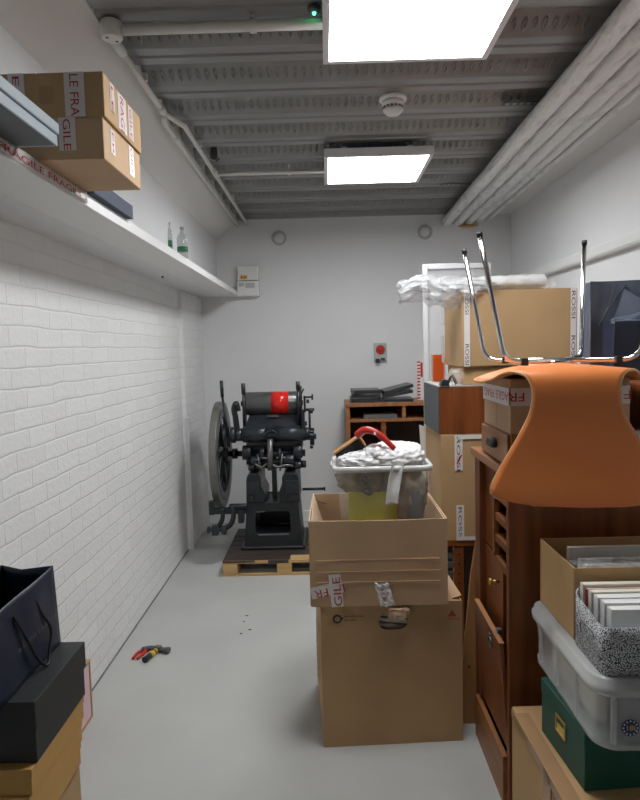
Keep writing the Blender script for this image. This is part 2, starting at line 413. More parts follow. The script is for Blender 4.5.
lag(1.065, .046, 2.595, 'white lagged ceiling pipe next to the metal deck, first from the lamps')
lag(1.165, .047, 2.600, 'white lagged ceiling pipe, second from the lamps')
lag(1.262, .044, 2.602, 'white lagged ceiling pipe, third from the lamps')
lag(1.345, .036, 2.612, 'white lagged ceiling pipe, fourth from the lamps')
lag(1.425, .026, 2.617, 'thinnest white lagged ceiling pipe, closest to the right wall')
single('foam_filler', MB().blob((1.25, 5.618, 2.555), (.07,.016,.010), .3, 7, 3, 3), 'tanbox', (1.25,5.62,2.55), 'yellowish foam blob where the lagged pipes enter the back wall', 'foam')

# ------------------------------------------------------------------ conduits on the left
t = thing('electrical_conduit', (-.72, 3.6, 2.60), 'long cream conduit along the left soffit ending at the back wall', 'conduit', 'cream conduits by the left wall')
zz = 2.625; r = .0125
part('pipe', MB().tube([(-.715,2.38,zz),(-.715,3.02,zz),(-.66,3.2,zz),(-.655,YB-.005,zz)], r, smooth_path=1), 'conduit', t)
for q0, q1 in (((-.715,2.3,zz),(-.715,2.42,zz)),((-.655,3.98,zz),(-.655,4.1,zz)),((-.715,2.94,zz),(-.715,3.0,zz))): part('coupling', MB().cyl(q0,q1,.0175), 'conduit', t)
part('junction_box', MB().lathe((-.70,2.255,zz-.03), [(.032,0),(.036,.005),(.036,.05),(.034,.058)]), 'conduit', t, bev=.002)
for mb_ in (MB().cyl((-.712,2.24,zz-.032),(-.712,2.24,zz-.029),.005), MB().cyl((-.688,2.27,zz-.032),(-.688,2.27,zz-.029),.005),): part('screw', mb_, 'steel', t)
for mb_ in (MB().box(-.735,-.695,2.66,2.68,zz,zz+.03), MB().box(-.675,-.635,3.5,3.52,zz,zz+.03), MB().box(-.675,-.635,4.7,4.72,zz,zz+.03),): part('clip', mb_, 'conduit', t)
t = thing('electrical_conduit', (-.73, 4.2, 2.60), 'second cream conduit running beside the long one under the left soffit', 'conduit', 'cream conduits by the left wall')
part('pipe', MB().tube([(-.715,3.03,zz-.006),(-.735,3.1,zz-.012),(-.735,3.25,zz-.012),(-.735,YB-.005,zz-.012)], r), 'conduit', t)
part('coupling', MB().cyl((-.735,3.3,zz-.012),(-.735,3.36,zz-.012),.017), 'conduit', t)
t = thing('electrical_conduit', (0, 2.2, 2.60), 'thick cream conduit crossing the ceiling from the round junction box', 'conduit', 'cream conduits by the left wall')
part('pipe', MB().tube([(-.66,2.255,zz),(.2,2.255,zz)], .018, n=16), 'conduit', t)
for mb_ in (MB().ring((-.22,2.255,zz),(1,0,0),.023,.017,.022,20), MB().box(-.225,-.215,2.25,2.26,zz+.02,ZC+.01),): part('clip', mb_, 'conduit', t)
t = thing('electrical_conduit', (-.2, 4.05, 2.60), 'thin cream conduit crossing the ceiling towards the farther lamp', 'conduit', 'cream conduits by the left wall')
part('pipe', MB().tube([(-.64,4.05,zz),(.2,4.05,zz)], r), 'conduit', t)
for mb_ in (MB().ring((-.2,4.05,zz),(1,0,0),.018,.012,.02,18), MB().box(-.205,-.195,4.045,4.055,zz+.016,ZC+.01),): part('clip', mb_, 'conduit', t)
p = at(214,154,Z=2.64); 
single('cable_end', MB().lathe((p.x,p.y,2.64),[(.018,.075),(.02,-.02),(.01,-.03)],n=14).tube([(p.x,p.y,2.63),(p.x+.01,p.y+.03,2.61),(p.x+.02,p.y+.05,2.63)],.004), 'rubber', (p.x,p.y,2.6), 'small black cable end poking from the ceiling above the conduits', 'cable')

# trunking on the right wall
t = thing('cable_trunking', (1.6, 3, 2.03), 'white cable trunking running along the right wall', 'trunking')
part('channel', MB().box(1.572, XR, -.5, YB-.01, 2.02, 2.085), 'whiteplastic', t, bev=.003)
part('lid', MB().box(1.566, 1.572, -.5, YB-.01, 2.028, 2.077), 'whiteplastic', t, bev=.002)

# ------------------------------------------------------------------ wall fittings at the back
def disc(px, py, label):
    p = at(px, py, Y=YB); t = thing('wall_vent', p, label, 'round vent', 'round fittings high on the back wall')
    part('ring', MB().ring((p.x,YB-.006,p.z),(0,1,0),.064,.048,.014,36), 'greyplate', t, bev=.002)
    part('disc', MB().lathe((p.x,YB-.0005,p.z),[(.047,0),(.047,.003),(.03,.010),(.01,.012)],axis='Y'), 'whiteplastic', t)
disc(279, 238, 'round white fitting high on the back wall, above the machine')
disc(425, 232, 'round white fitting high on the back wall, beside the lagged pipes')
t = thing('meter_box', (-.66, YB, 2.0), 'pale electrical box with a yellow sticker on the back wall by the shelf end', 'meter box')
part('upper_cover', MB().box(-.745,-.57,YB-.075,YB,2.135,2.262), 'whiteplastic', t, bev=.006)
part('lower_cover', MB().box(-.752,-.565,YB-.085,YB,2.0,2.13), 'whiteplastic', t, bev=.006)
part('sticker', MB().box(-.722,-.662,YB-.0765,YB-.075,2.145,2.18), 'gold', t)
part('window', MB().box(-.735,-.69,YB-.0865,YB-.085,2.085,2.115).box(-.68,-.60,YB-.0865,YB-.085,2.07,2.115), 'greyplate', t)
part('warning_marks', MB().box(-.715,-.705,YB-.0775,YB-.0765,2.15,2.175).box(-.695,-.668,YB-.0775,YB-.0765,2.158,2.168), 'inkred', t)
t = thing('isolator_switch', (.475, YB, 1.40), 'grey wall switch plate with a red rotary knob above the far desk', 'switch')
part('plate', MB().box(.418,.528,YB-.035,YB,1.415,1.572), 'greyplate', t, bev=.006)
part('dial', MB().lathe((.474,YB-.035,1.512),[(.040,0),(.040,.006),(.034,.012)],axis='Y'), 'redplastic', t)
part('knob', MB().box(-.032,.032,-.016,0,-.010,.010, T=Matrix.Translation((.474,YB-.046,1.512))@Matrix.Rotation(R_(25),4,'Y')), 'redplastic', t, bev=.003)
part('padlock', MB().box(.43,.466,YB-.05,YB-.034,1.398,1.435).box(.475,.512,YB-.04,YB-.034,1.42,1.44), 'rubber', t, bev=.003)

# ------------------------------------------------------------------ shelf, left wall
t = thing('wall_shelf', (-.94, 3.5, 1.985), 'long white shelf running along the left wall under the ceiling', 'shelf')
part('board', MB().box(XL+.001, -.768, -.6, YB-.001, 2.0055, 2.043), 'shelf', t)
part('edging', MB().box(-.768, -.75, -.6, YB-.001, 2.003, 2.045), 'shelf', t, bev=.002)
for mb_ in (MB().cyl((-1.0,4.0,2.005),(-1.0,4.0,1.993),.006),): part('screw', mb_, 'steel', t)

# ------------------------------------------------------------------ cardboard boxes
def closed_box(name, label, x0,x1,y0,y1,z0,z1, m='card', group=None, rot=0, seam='Y', bulge=.004, cat='cardboard box', inset=True):
    c = V(((x0+x1)/2,(y0+y1)/2,z0)); t = thing(name, c, label, cat, group)
    b = MB().gbox(x0,x1,y0,y1,z0,z1-.003,8)
    def w(p):
        ux=(p.x-x0)/(x1-x0); uy=(p.y-y0)/(y1-y0); uz=(p.z-z0)/(z1-z0)
        e = bulge*math.sin(PI*min(max(uz,0),1))
        q = V(p); q.x += (2*ux-1)*e*math.sin(PI*uy) if abs(2*ux-1)>.99 else 0
        q.y += (2*uy-1)*e*math.sin(PI*ux) if abs(2*uy-1)>.99 else 0
        return q
    b.warp(w); part('body', b, m, t, bev=.003)
    g = .0012
    if seam == 'Y':
        xm = (x0+x1)/2; fl = [MB().box(x0+.001,xm-g,y0+.001,y1-.001,z1-.003,z1), MB().box(xm+g,x1-.001,y0+.001,y1-.001,z1-.003,z1)]
    else:
        ym = (y0+y1)/2; fl = [MB().box(x0+.001,x1-.001,y0+.001,ym-g,z1-.003,z1), MB().box(x0+.001,x1-.001,ym+g,y1-.001,z1-.003,z1)]
    for f in fl: part('flap', f, m, t, bev=.001)
    t.rotation_euler.z = R_(rot)
    return t
XH, YH, ZH = V((1,0,0)), V((0,1,0)), V((0,0,1))
SB = 2.0455
# lower overhanging box on the shelf
t = closed_box('cardboard_box', 'lower of two taped cardboard boxes hanging over the high shelf edge', -.915,-.572,1.73,2.065,SB,2.154, 'card2', 'taped boxes on the high shelf', seam='Y', bulge=0)
tape(t, (-.690,1.73,2.154), -ZH, XH, .085, .045, 'GILE')
tape(t, (-.572,1.785,2.142), -ZH, YH, .065, .035, 'FR')
tape(t, (-.572,1.95,2.15), -ZH, YH, .085, .045, 'GILE')
t = closed_box('cardboard_box', 'upper of two taped cardboard boxes hanging over the high shelf edge', -.915,-.565,1.728,2.063,2.1545,2.268, 'card', 'taped boxes on the high shelf', seam='Y', bulge=0)
tape(t, (-.668,1.728,2.268), -ZH, XH, .1135, .053, 'LE FRA')
tape(t, (-.815,1.728,2.268), -ZH, XH, .1135, .042, 'E FR')
tape(t, (-.565,1.84,2.262), -ZH, YH, .100, .075, 'RAGI')
tape(t, (-.565,1.935,2.26), -ZH, YH, .095, .045, 'GILE')
tape(t, (-.565,1.775,2.262), -ZH, YH, .075, .035, 'LE')
part('label', MB().box(-.735,-.700,1.7265,1.7276,2.19,2.235), 'tapebrown', t)
# crumpled tape strip along the shelf edge
t = thing('tape_strip', (-.757,1.75,2.0), 'crumpled strip of fragile tape hanging along the shelf edge under the boxes', 'tape')
def ts(u, v): 
    yy = 1.35+.72*u; return (-.7475+.002*v+.0015*noise.noise(V((yy*30,v*3,0))), yy, 2.0445-.036*v+.003*noise.noise(V((yy*22,5,v))))
part('strip', MB().grid(ts, 40, 3), 'tapewhite', t, solid=.0006)
lettering(t, 'FRAGILE FRAGILE', (-.7435,1.50,2.013), YH, ZH, .026, 'tapered', width=.52)
# grey file box on the shelf, nearest
t = thing('file_box', (-.79,1.29,SB), 'long blue-grey lidded box at the near end of the high shelf', 'box')
part('base', MB().box(-.925,-.650,.95,1.620,SB,SB+.026), 'greybox', t, bev=.002)
part('lid', MB().box(-.928,-.646,.947,1.625,SB+.028,SB+.056), 'greybox', t, bev=.003)
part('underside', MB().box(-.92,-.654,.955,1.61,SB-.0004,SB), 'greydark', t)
# dark blue book
t = thing('box_file', (-.83,2.25,SB), 'flat dark blue box lying on the high shelf behind the cardboard boxes', 'box')
part('cover', MB().box(-.92,-.728,2.08,2.50,SB,SB+.004).box(-.92,-.728,2.08,2.50,SB+.046,SB+.05).box(-.732,-.728,2.08,2.50,SB,SB+.05), 'bluebook', t, bev=.0015)
part('pages', MB().box(-.918,-.7325,2.085,2.495,SB+.0045,SB+.0455), 'bluebook', t)
# bottles
def bottle(px, r, h, Y, label, lab):
    x = -(326-px)/640*Y; c = (x, Y, SB); t = thing('glass_bottle', c, label, 'bottle', 'glass bottles at the far end of the shelf')
    part('glass', MB().lathe(c, [(r*.9,0),(r,.006),(r,h*.62),(r*.8,h*.75),(r*.35,h*.84),(r*.35,h*.95)], n=20), 'glass', t)
    part('cap', MB().lathe((x,Y,SB+h*.95), [(r*.4,0),(r*.4,h*.05)], n=16), 'greyplate', t)
    part('label', MB().lathe(c, [(r*1.01,h*.22),(r*1.01,h*lab)], n=20), 'glassgreen', t)
bottle(175, .012, .16, 3.38, 'slim glass bottle with a green label on the shelf, beside the rounder one', .42)
bottle(187, .030, .17, 3.56, 'round clear glass bottle on the shelf, wider than its neighbour', .36)

# ------------------------------------------------------------------ pallet and press
PX0, PX1, PY0, PY1 = -.74, .10, 4.25, 5.05
t = thing('pallet', ((PX0+PX1)/2, PY0, 0), 'wooden pallet with oil-dark boards under the black printing press', 'pallet')
for x0 in (PX0, -.37, PX1-.10):
    for y0 in (PY0, 4.6, PY1-.1):
        part('block', MB().box(x0, x0+.10, y0, y0+.1, .018, .085), 'pine', t, bev=.003)
for x0 in (PX0, -.37, PX1-.10): part('bottom_board', MB().box(x0, x0+.1, PY0+.001, PY1-.001, 0, .0178), 'pine', t, bev=.002)
part('front_board', MB().box(PX0+.1005,-.3705,PY0,PY0+.02,0,.017).box(-.2695,PX1-.1005,PY0,PY0+.02,0,.017), 'pine', t, bev=.002)
for i in range(7):
    y0 = PY0+i*(.8/7); part('deck_board', MB().box(PX0, PX1, y0+.002, y0+.108, .086, .108), 'pine' if i == 0 else 'deckdark', t, bev=.002)
part('oil_stain', MB().box(PX0+.002, -.28, PY0+.004, PY0+.106, .108, .1086).box(PX0+.001,-.52,PY0-.0008,PY0,.094,.108).box(-.43,-.29,PY0-.0008,PY0,.088,.108), 'deckdark', t)

PR = V((-.41, 4.7, .109))
t = thing('printing_press', PR, 'old black cast-iron printing press with a flywheel on the pallet', 'printing press')
z0, z1, ya, yb = .11, .44, 4.43, 4.83
def taper(p):
    k = (p.z-z0)/(z1-z0); c = -.412; h = 1-.11*min(max(k,0),1)
    return V((c+(p.x-c)*h, p.y+(.03*k if p.y < 4.6 else -.03*k), p.z))
b = MB()
b.box(-.622,-.548,ya,yb,z0,z1).box(-.276,-.202,ya,yb,z0,z1).box(-.548,-.276,ya,yb,.372,z1).box(-.548,-.276,ya,yb,z0,.215)
for sx, cx in ((1,-.548),(-1,-.276)):
    for sz, cz in ((1,.215),(-1,.375)):
        b.prism([(cx,cz),(cx+sx*.028,cz),(cx+sx*.012,cz+sz*.010),(cx,cz+sz*.028)], ya, yb, 'Y')
b.box(-.548,-.276,4.72,4.73,.215,.375).warp(taper)
part('base', b, 'iron', t, bev=.006)
part('chipped_edge', MB().box(-.52,-.30,ya+.004,ya+.010,.206,.2165).box(-.53,-.47,ya+.010,ya+.016,.374,.380).box(-.63,-.20,ya-.0262,ya-.025,z0+.015,z0+.021), 'rim', t)
part('base_flange', MB().box(-.645,-.18,ya-.025,yb+.02,z0,z0+.022), 'iron', t, bev=.006)
# side frames with a keyhole gap between
def arch(x_out, x_in, s):
    pts = [(x_out,.44),(x_out+s*.004,.60),(x_out+s*.012,.635),(x_out+s*.035,.655),(x_in-s*.05,.655),(x_in-s*.03,.62),(x_in-s*.028,.56),(x_in,.50),(x_in,.46),(x_in-s*.012,.44)]
    return MB().prism(pts, 4.45, 4.80, 'Y')
part('side_frame', arch(-.600,-.462,1), 'iron', t, bev=.008)
part('side_frame', arch(-.215,-.368,-1), 'iron', t, bev=.008)
part('upper_frame', MB().prism([(-.575,.655),(-.60,.80),(-.61,1.0),(-.56,1.0),(-.53,.80),(-.50,.655)],4.58,4.78,'Y'), 'iron', t, bev=.006)
part('upper_frame', MB().prism([(-.23,.655),(-.20,.80),(-.19,1.0),(-.24,1.0),(-.27,.80),(-.30,.655)],4.58,4.78,'Y'), 'iron', t, bev=.006)
for x0, x1 in ((-.585,-.50),(-.315,-.22)): part('frame_panel', MB().box(x0,x1,4.44,4.449,.50,.60).box(x0+.02,x1-.02,4.43,4.439,.53,.57), 'iron2', t, bev=.004)
for mb_ in (MB().cyl((-.26,4.44,.48),(-.26,4.425,.48),.018), MB().cyl((-.56,4.44,.48),(-.56,4.425,.48),.014),): part('frame_boss', mb_, 'iron2', t, bev=.002)
part('connecting_rod', MB().box(-.42,-.385,4.56,4.60,.44,.95).cyl((-.402,4.55,.93),(-.402,4.62,.93),.045), 'iron', t, bev=.004)
part('centre_post', MB().cyl((-.418,4.43,.68),(-.414,4.44,.90),.021), 'steel', t)
# mid mechanism
part('cross_member', MB().box(-.60,-.19,4.56,4.78,.80,.93).box(-.59,-.20,4.5,4.56,.845,.885).box(-.56,-.24,4.60,4.72,.66,.72), 'iron', t, bev=.008)
for mb_ in (MB().cyl((-.62,4.52,.80),(-.56,4.52,.80),.05), MB().cyl((-.25,4.52,.80),(-.19,4.52,.80),.055), MB().cyl((-.56,4.49,.74),(-.51,4.49,.74),.035), MB().cyl((-.31,4.48,.745),(-.25,4.48,.745),.036), MB().cyl((-.58,4.5,.69),(-.54,4.5,.69),.024), MB().cyl((-.24,4.5,.70),(-.20,4.5,.70),.027),): part('bearing', mb_, 'iron2', t, bev=.004)
part('cam_shaft', MB().cyl((-.62,4.55,.78),(-.17,4.55,.78),.026).cyl((-.20,4.53,.70),(-.165,4.53,.70),.026).cyl((-.60,4.55,.72),(-.20,4.55,.72),.018), 'iron', t)
part('linkage', MB().tube([(-.53,4.45,.725),(-.48,4.44,.70),(-.43,4.44,.73),(-.37,4.44,.70),(-.30,4.45,.71),(-.26,4.46,.70)],.009,smooth_path=4)
     .tube([(-.51,4.46,.79),(-.485,4.45,.67)],.008).tube([(-.33,4.46,.79),(-.35,4.45,.67)],.008), 'steel', t)
for mb_ in (MB().cyl((-.49,4.47,.80),(-.46,4.47,.80),.035,n=12), MB().cyl((-.36,4.47,.79),(-.34,4.47,.79),.038,n=14),): part('small_gear', mb_, 'iron2', t, bev=.002)
# roller shaft housing
b = MB().cyl((-.61,4.50,.930),(-.39,4.50,.930),.058,.055,n=32).cyl((-.39,4.50,.930),(-.16,4.50,.928),.055,.052,n=32).cyl((-.67,4.50,.93),(-.61,4.50,.93),.046).cyl((-.17,4.50,.928),(-.13,4.50,.925),.046).cyl((-.70,4.50,.93),(-.665,4.50,.93),.058)
part('roller_housing', b, 'iron2', t)
part('platen', MB().prism([(-.60,4.62),(-.60,4.66)],0,0,'Z') if False else MB().add([(-.605,4.46,.955),(-.20,4.46,.955),(-.225,4.62,1.065),(-.575,4.62,1.065),(-.605,4.48,.935),(-.20,4.48,.935),(-.225,4.64,1.045),(-.575,4.64,1.045)],[(0,1,2,3),(7,6,5,4),(0,4,5,1),(1,5,6,2),(2,6,7,3),(3,7,4,0)]), 'iron2', t, bev=.004)
part('grip_bar', MB().box(-.44,-.385,4.44,4.47,.94,.985).tube([(-.46,4.44,.93),(-.40,4.43,.965),(-.36,4.44,.935)],.010,smooth_path=3), 'iron', t, bev=.004)
gb = MB(); 
for i in range(16):
    a = 2*PI*i/16; gb.box(-.015,.015,-.008,.008,.048,.062, T=Matrix.Translation((-.115,4.5,.905))@Matrix.Rotation(a,4,'X'))
gb.cyl((-.13,4.5,.905),(-.10,4.5,.905),.05); part('end_gear', gb, 'iron', t)
for mb_ in (MB().cyl((-.12,4.46,.845),(-.12,4.46,.825),.012), MB().cyl((-.1,4.5,.905),(-.085,4.5,.905),.02),): part('gear_pin', mb_, 'iron2', t)
# ink drum
part('ink_drum', MB().cyl((-.60,4.66,1.140),(-.205,4.66,1.139),.086,n=48), 'steel', t, bev=.003)
part('ink_band', MB().cyl((-.412,4.66,1.1395),(-.285,4.66,1.139),.0868,n=48), 'inkband', t)
part('drum_spindle', MB().cyl((-.64,4.66,1.14),(-.18,4.66,1.138),.02), 'iron', t)
part('drum_bracket', MB().box(-.625,-.605,4.60,4.70,.93,1.19).box(-.607,-.595,4.56,4.6,1.0,1.29), 'iron', t, bev=.004)
part('drum_bracket', MB().box(-.212,-.192,4.60,4.70,.93,1.20).box(-.215,-.198,4.56,4.6,1.0,1.235), 'iron', t, bev=.004)
part('drum_scraper', MB().box(-.44,-.36,4.56,4.575,1.045,1.062), 'steel', t)
# levers and adjusters
part('throw_off_lever', MB().tube([(-.735,4.55,.90),(-.742,4.56,1.02),(-.765,4.58,1.20)],.009).tube([(-.765,4.58,1.20),(-.768,4.58,1.32)],.0125), 'iron', t)
part('feed_lever', MB().tube([(-.60,4.5,1.0),(-.60,4.5,1.22)],.009).tube([(-.60,4.5,1.22),(-.60,4.5,1.30)],.014), 'iron', t)
part('feed_lever', MB().tube([(-.207,4.5,1.0),(-.207,4.5,1.24)],.010).tube([(-.207,4.5,1.24),(-.208,4.5,1.305)],.015).tube([(-.185,4.5,1.0),(-.187,4.5,1.27)],.007), 'iron', t)
part('hook_arm', MB().tube([(-.655,4.52,.93),(-.665,4.52,1.05),(-.675,4.52,1.12),(-.655,4.52,1.16),(-.64,4.52,1.10)],[.022,.016],smooth_path=4), 'iron', t)
part('side_plate', MB().box(-.185,-.165,4.46,4.56,.93,1.10).box(-.17,-.155,4.48,4.53,1.08,1.20), 'iron', t, bev=.005)
part('adjuster', MB().cyl((-.16,4.5,1.19),(-.105,4.5,1.19),.007).cyl((-.112,4.5,1.19),(-.10,4.5,1.19),.022).cyl((-.15,4.5,1.16),(-.13,4.5,1.16),.014), 'iron2', t)
part('adjuster', MB().cyl((-.13,4.5,.96),(-.13,4.5,1.10),.008).cyl((-.165,4.5,1.10),(-.095,4.5,1.10),.010).cyl((-.135,4.5,1.09),(-.105,4.5,1.09),.018), 'iron2', t)
for mb_ in (MB().cyl((-.185,4.47,1.215),(-.165,4.47,1.255),.006), MB().cyl((-.19,4.5,1.0),(-.15,4.5,1.0),.016),): part('wing_screw', mb_, 'iron', t)
part('side_rod', MB().cyl((-.20,4.6,.50),(-.03,4.6,.50),.010).cyl((-.04,4.6,.50),(-.03,4.6,.50),.016), 'iron', t)
# flywheel
wc = V((-.825, 4.80, .745)); wr = .405
part('flywheel_rim', MB().ring(wc,(1,0,0),wr,wr-.055,.050,72), 'rim', t, bev=.004)
b = MB()
for i in range(6):
    a = 2*PI*i/6+.3; pts = []
    for k in range(6):
        rr = .05+(wr-.055-.05)*k/5; aa = a+.55*math.sin(PI*k/5*.9); pts.append(wc+V((0,math.cos(aa)*rr,math.sin(aa)*rr)))
    b.tube(pts,[.030,.022],n=8,smooth_path=3)
part('flywheel_spokes', b, 'iron', t)
part('flywheel_web', MB().ring(wc+V((.012,0,0)),(1,0,0),wr-.060,wr-.115,.03,60), 'iron2', t, bev=.003)
part('flywheel_hub', MB().cyl(wc-V((.05,0,0)),wc+V((.06,0,0)),.055,n=24), 'iron', t, bev=.004)
part('drive_shaft', MB().cyl(wc,(-.3,4.80,.745),.022).cyl((-.74,4.8,.745),(-.70,4.8,.745),.04).cyl((-.66,4.8,.745),(-.63,4.8,.745),.05), 'iron', t)
part('gear_arm', MB().tube([(-.62,4.75,.80),(-.60,4.7,.72),(-.575,4.65,.66)],.02), 'iron', t)
# lower-left treadle bracket
part('bracket_bar', MB().box(-.84,-.60,4.44,4.50,.365,.405).cyl((-.72,4.44,.42),(-.60,4.44,.42),.022).box(-.87,-.83,4.44,4.50,.36,.46).box(-.66,-.62,4.42,4.5,.30,.40), 'iron', t, bev=.005)
part('bracket_arm', MB().tube([(-.70,4.43,.42),(-.69,4.42,.36),(-.71,4.42,.30),(-.75,4.42,.27)],[.016,.020],smooth_path=4).tube([(-.77,4.43,.41),(-.77,4.42,.34),(-.80,4.42,.28)],[.014,.018],smooth_path=4), 'iron', t)
part('treadle_foot', MB().cyl((-.86,4.41,.262),(-.74,4.41,.256),.013).box(-.845,-.80,4.385,4.435,.225,.295).cyl((-.775,4.41,.258),(-.745,4.41,.257),.034).cyl((-.88,4.41,.263),(-.86,4.41,.262),.026), 'iron2', t, bev=.004)

t.location.y += .07; t.location.z += .0
# ------------------------------------------------------------------ lower / upper big cardboard boxes and the tub
def big_lower():
    P0 = V((-.053,2.365,0)); t = thing('cardboard_box', (.21,2.6,0), 'large cardboard box with a hand hole on the floor, bottom of the stack', 'cardboard box')
    x0,x1,y0,y1,h = -.058,.484,2.365,2.84,.56; th = .006
    # front panel with the hand hole cut in it
    outer = [(x0,0),(x1,0),(x1,h),(x0,h)]; hx, hz, rx, rz = .219, .490, .055, .032
    hole = [(hx+math.copysign(abs(math.cos(a))**.6,math.cos(a))*rx, hz+math.copysign(abs(math.sin(a))**.7,math.sin(a))*rz) for a in [2*PI*i/32 for i in range(32)]]
    def edge(a):
        c, s = math.cos(a), math.sin(a); k = []
        if c > 1e-6: k.append((x1-hx)/c)
        if c < -1e-6: k.append((x0-hx)/c)
        if s > 1e-6: k.append((h-hz)/s)
        if s < -1e-6: k.append((0-hz)/s)
        m = min(k); return (hx+c*m, hz+s*m)
    angs = [2*PI*i/32 for i in range(32)]; cor = [math.atan2(z-hz,x-hx)%(2*PI) for x,z in outer]
    for ca in cor:
        i = min(range(32), key=lambda i: abs(angs[i]-ca)); angs[i] = ca
    hole = [(hx+math.copysign(abs(math.cos(a))**.6,math.cos(a))*rx, hz+math.copysign(abs(math.sin(a))**.7,math.sin(a))*rz) for a in angs]
    ed = [edge(a) for a in angs]; vs = []; n = 32
    for yy in (y0, y0+th): vs += [(x,yy,z) for x,z in ed]+[(x,yy,z) for x,z in hole]
    fs = []
    for i in range(n):
        j = (i+1)%n
        fs += [(i,j,n+j,n+i),(2*n+i,3*n+i,3*n+j,2*n+j),(n+i,n+j,3*n+j,3*n+i),(i,2*n+i,2*n+j,j)]
    part('front_panel', MB().add(vs,fs), 'card', t)
    part('side_panel', MB().gbox(x0,x0+th,y0+th+.0005,y1-th,0,h,6).warp(lambda p: V((p.x-.012*math.sin(PI*(p.y-y0)/(y1-y0))*math.sin(PI*p.z/h), p.y, p.z))), 'card', t)
    part('side_panel', MB().box(x1-th,x1,y0+th+.0005,y1-th,0,h), 'card', t)
    part('back_panel', MB().box(x0,x1,y1-th+.0005,y1,0,h), 'card', t)
    part('bottom_panel', MB().box(x0+th,x1-th,y0+th,y1-th,.001,.006), 'card', t)
    part('lid_panel', MB().box(x0+th+.001,x1-th-.001,y0+th+.001,y1-th-.001,h-.014,h-.004), 'card', t)
    part('flap', MB().add([(x1-.03,y0+.03,h-.003),(x1+.004,y0+.02,h+.012),(x1+.004,y1-.04,h+.02),(x1-.03,y1-.04,h-.003)],[(0,1,2,3)]), 'card2', t, solid=.004)
    part('torn_flap', MB().gbox(.198,.262,y0-.030,y0-.001,.508,.548,5).warp(lambda p: p+V((0,-.004*noise.noise(p*60),.007*noise.noise(p*70)))), 'cardinside', t)
    part('torn_edge', MB().blob((.26,y0-.014,.535),(.022,.012,.016),.3,6,5,3), 'cardinside', t)
    lr = part('recycling_mark', MB().ring((.005,y0-.001,.508),(0,1,0),.017,.011,.001,28).prism([(.014,.515),(.028,.513),(.020,.500)], y0-.0015, y0-.0005,'Y'), 'ink', t)
    lettering(t, '100% RECYCLABLE', (.03,y0-.0006,.513), XH, ZH, .011, 'ink', width=.075, name='recycling_print')
    lettering(t, 'CARTON', (.03,y0-.0006,.499), XH, ZH, .011, 'ink', name='recycling_print')
    part('red_triangle', MB().prism([(.428,.500),(.462,.500),(.445,.527)], y0-.0015, y0-.0003,'Y'), 'inkred', t)
    lettering(t, 'LEAVES', (.418,y0-.0006,.485), XH, ZH, .013, 'inkred', width=.055, name='brand_print') if False else lettering(t, 'CARBONE', (.418,y0-.0006,.486), XH, ZH, .013, 'inkred', width=.055, name='red_print')
    q = MB()
    for i in range(9): q.box(x0-.0085,x0-.0075,y0+.07,y0+.13,.22+i*.028,.232+i*.028)
    part('side_print', q.warp(lambda p: V((p.x-.006, p.y, p.z))), 'ink', t)
    t.rotation_euler.z = R_(3)
    # dark rolled papers showing through the hand hole
    s = thing('papers', (.22,2.44,.006), 'dark bundle of papers showing through the hand hole of the lower box', 'papers')
    for i in range(4): part('sheet', MB().box(.13,.33,2.380,2.56,.435+i*.022,.45+i*.022,T=Matrix.Translation((.23,2.5,.46))@Matrix.Rotation(R_(6),4,'Y')@Matrix.Translation((-.23,-2.5,-.46))), 'beige' if i%2 else 'greyplate', s, bev=.002)
    part('filler_stack', MB().box(.10,.36,2.43,2.62,.0065,.42), 'foldergrey', s)
big_lower()

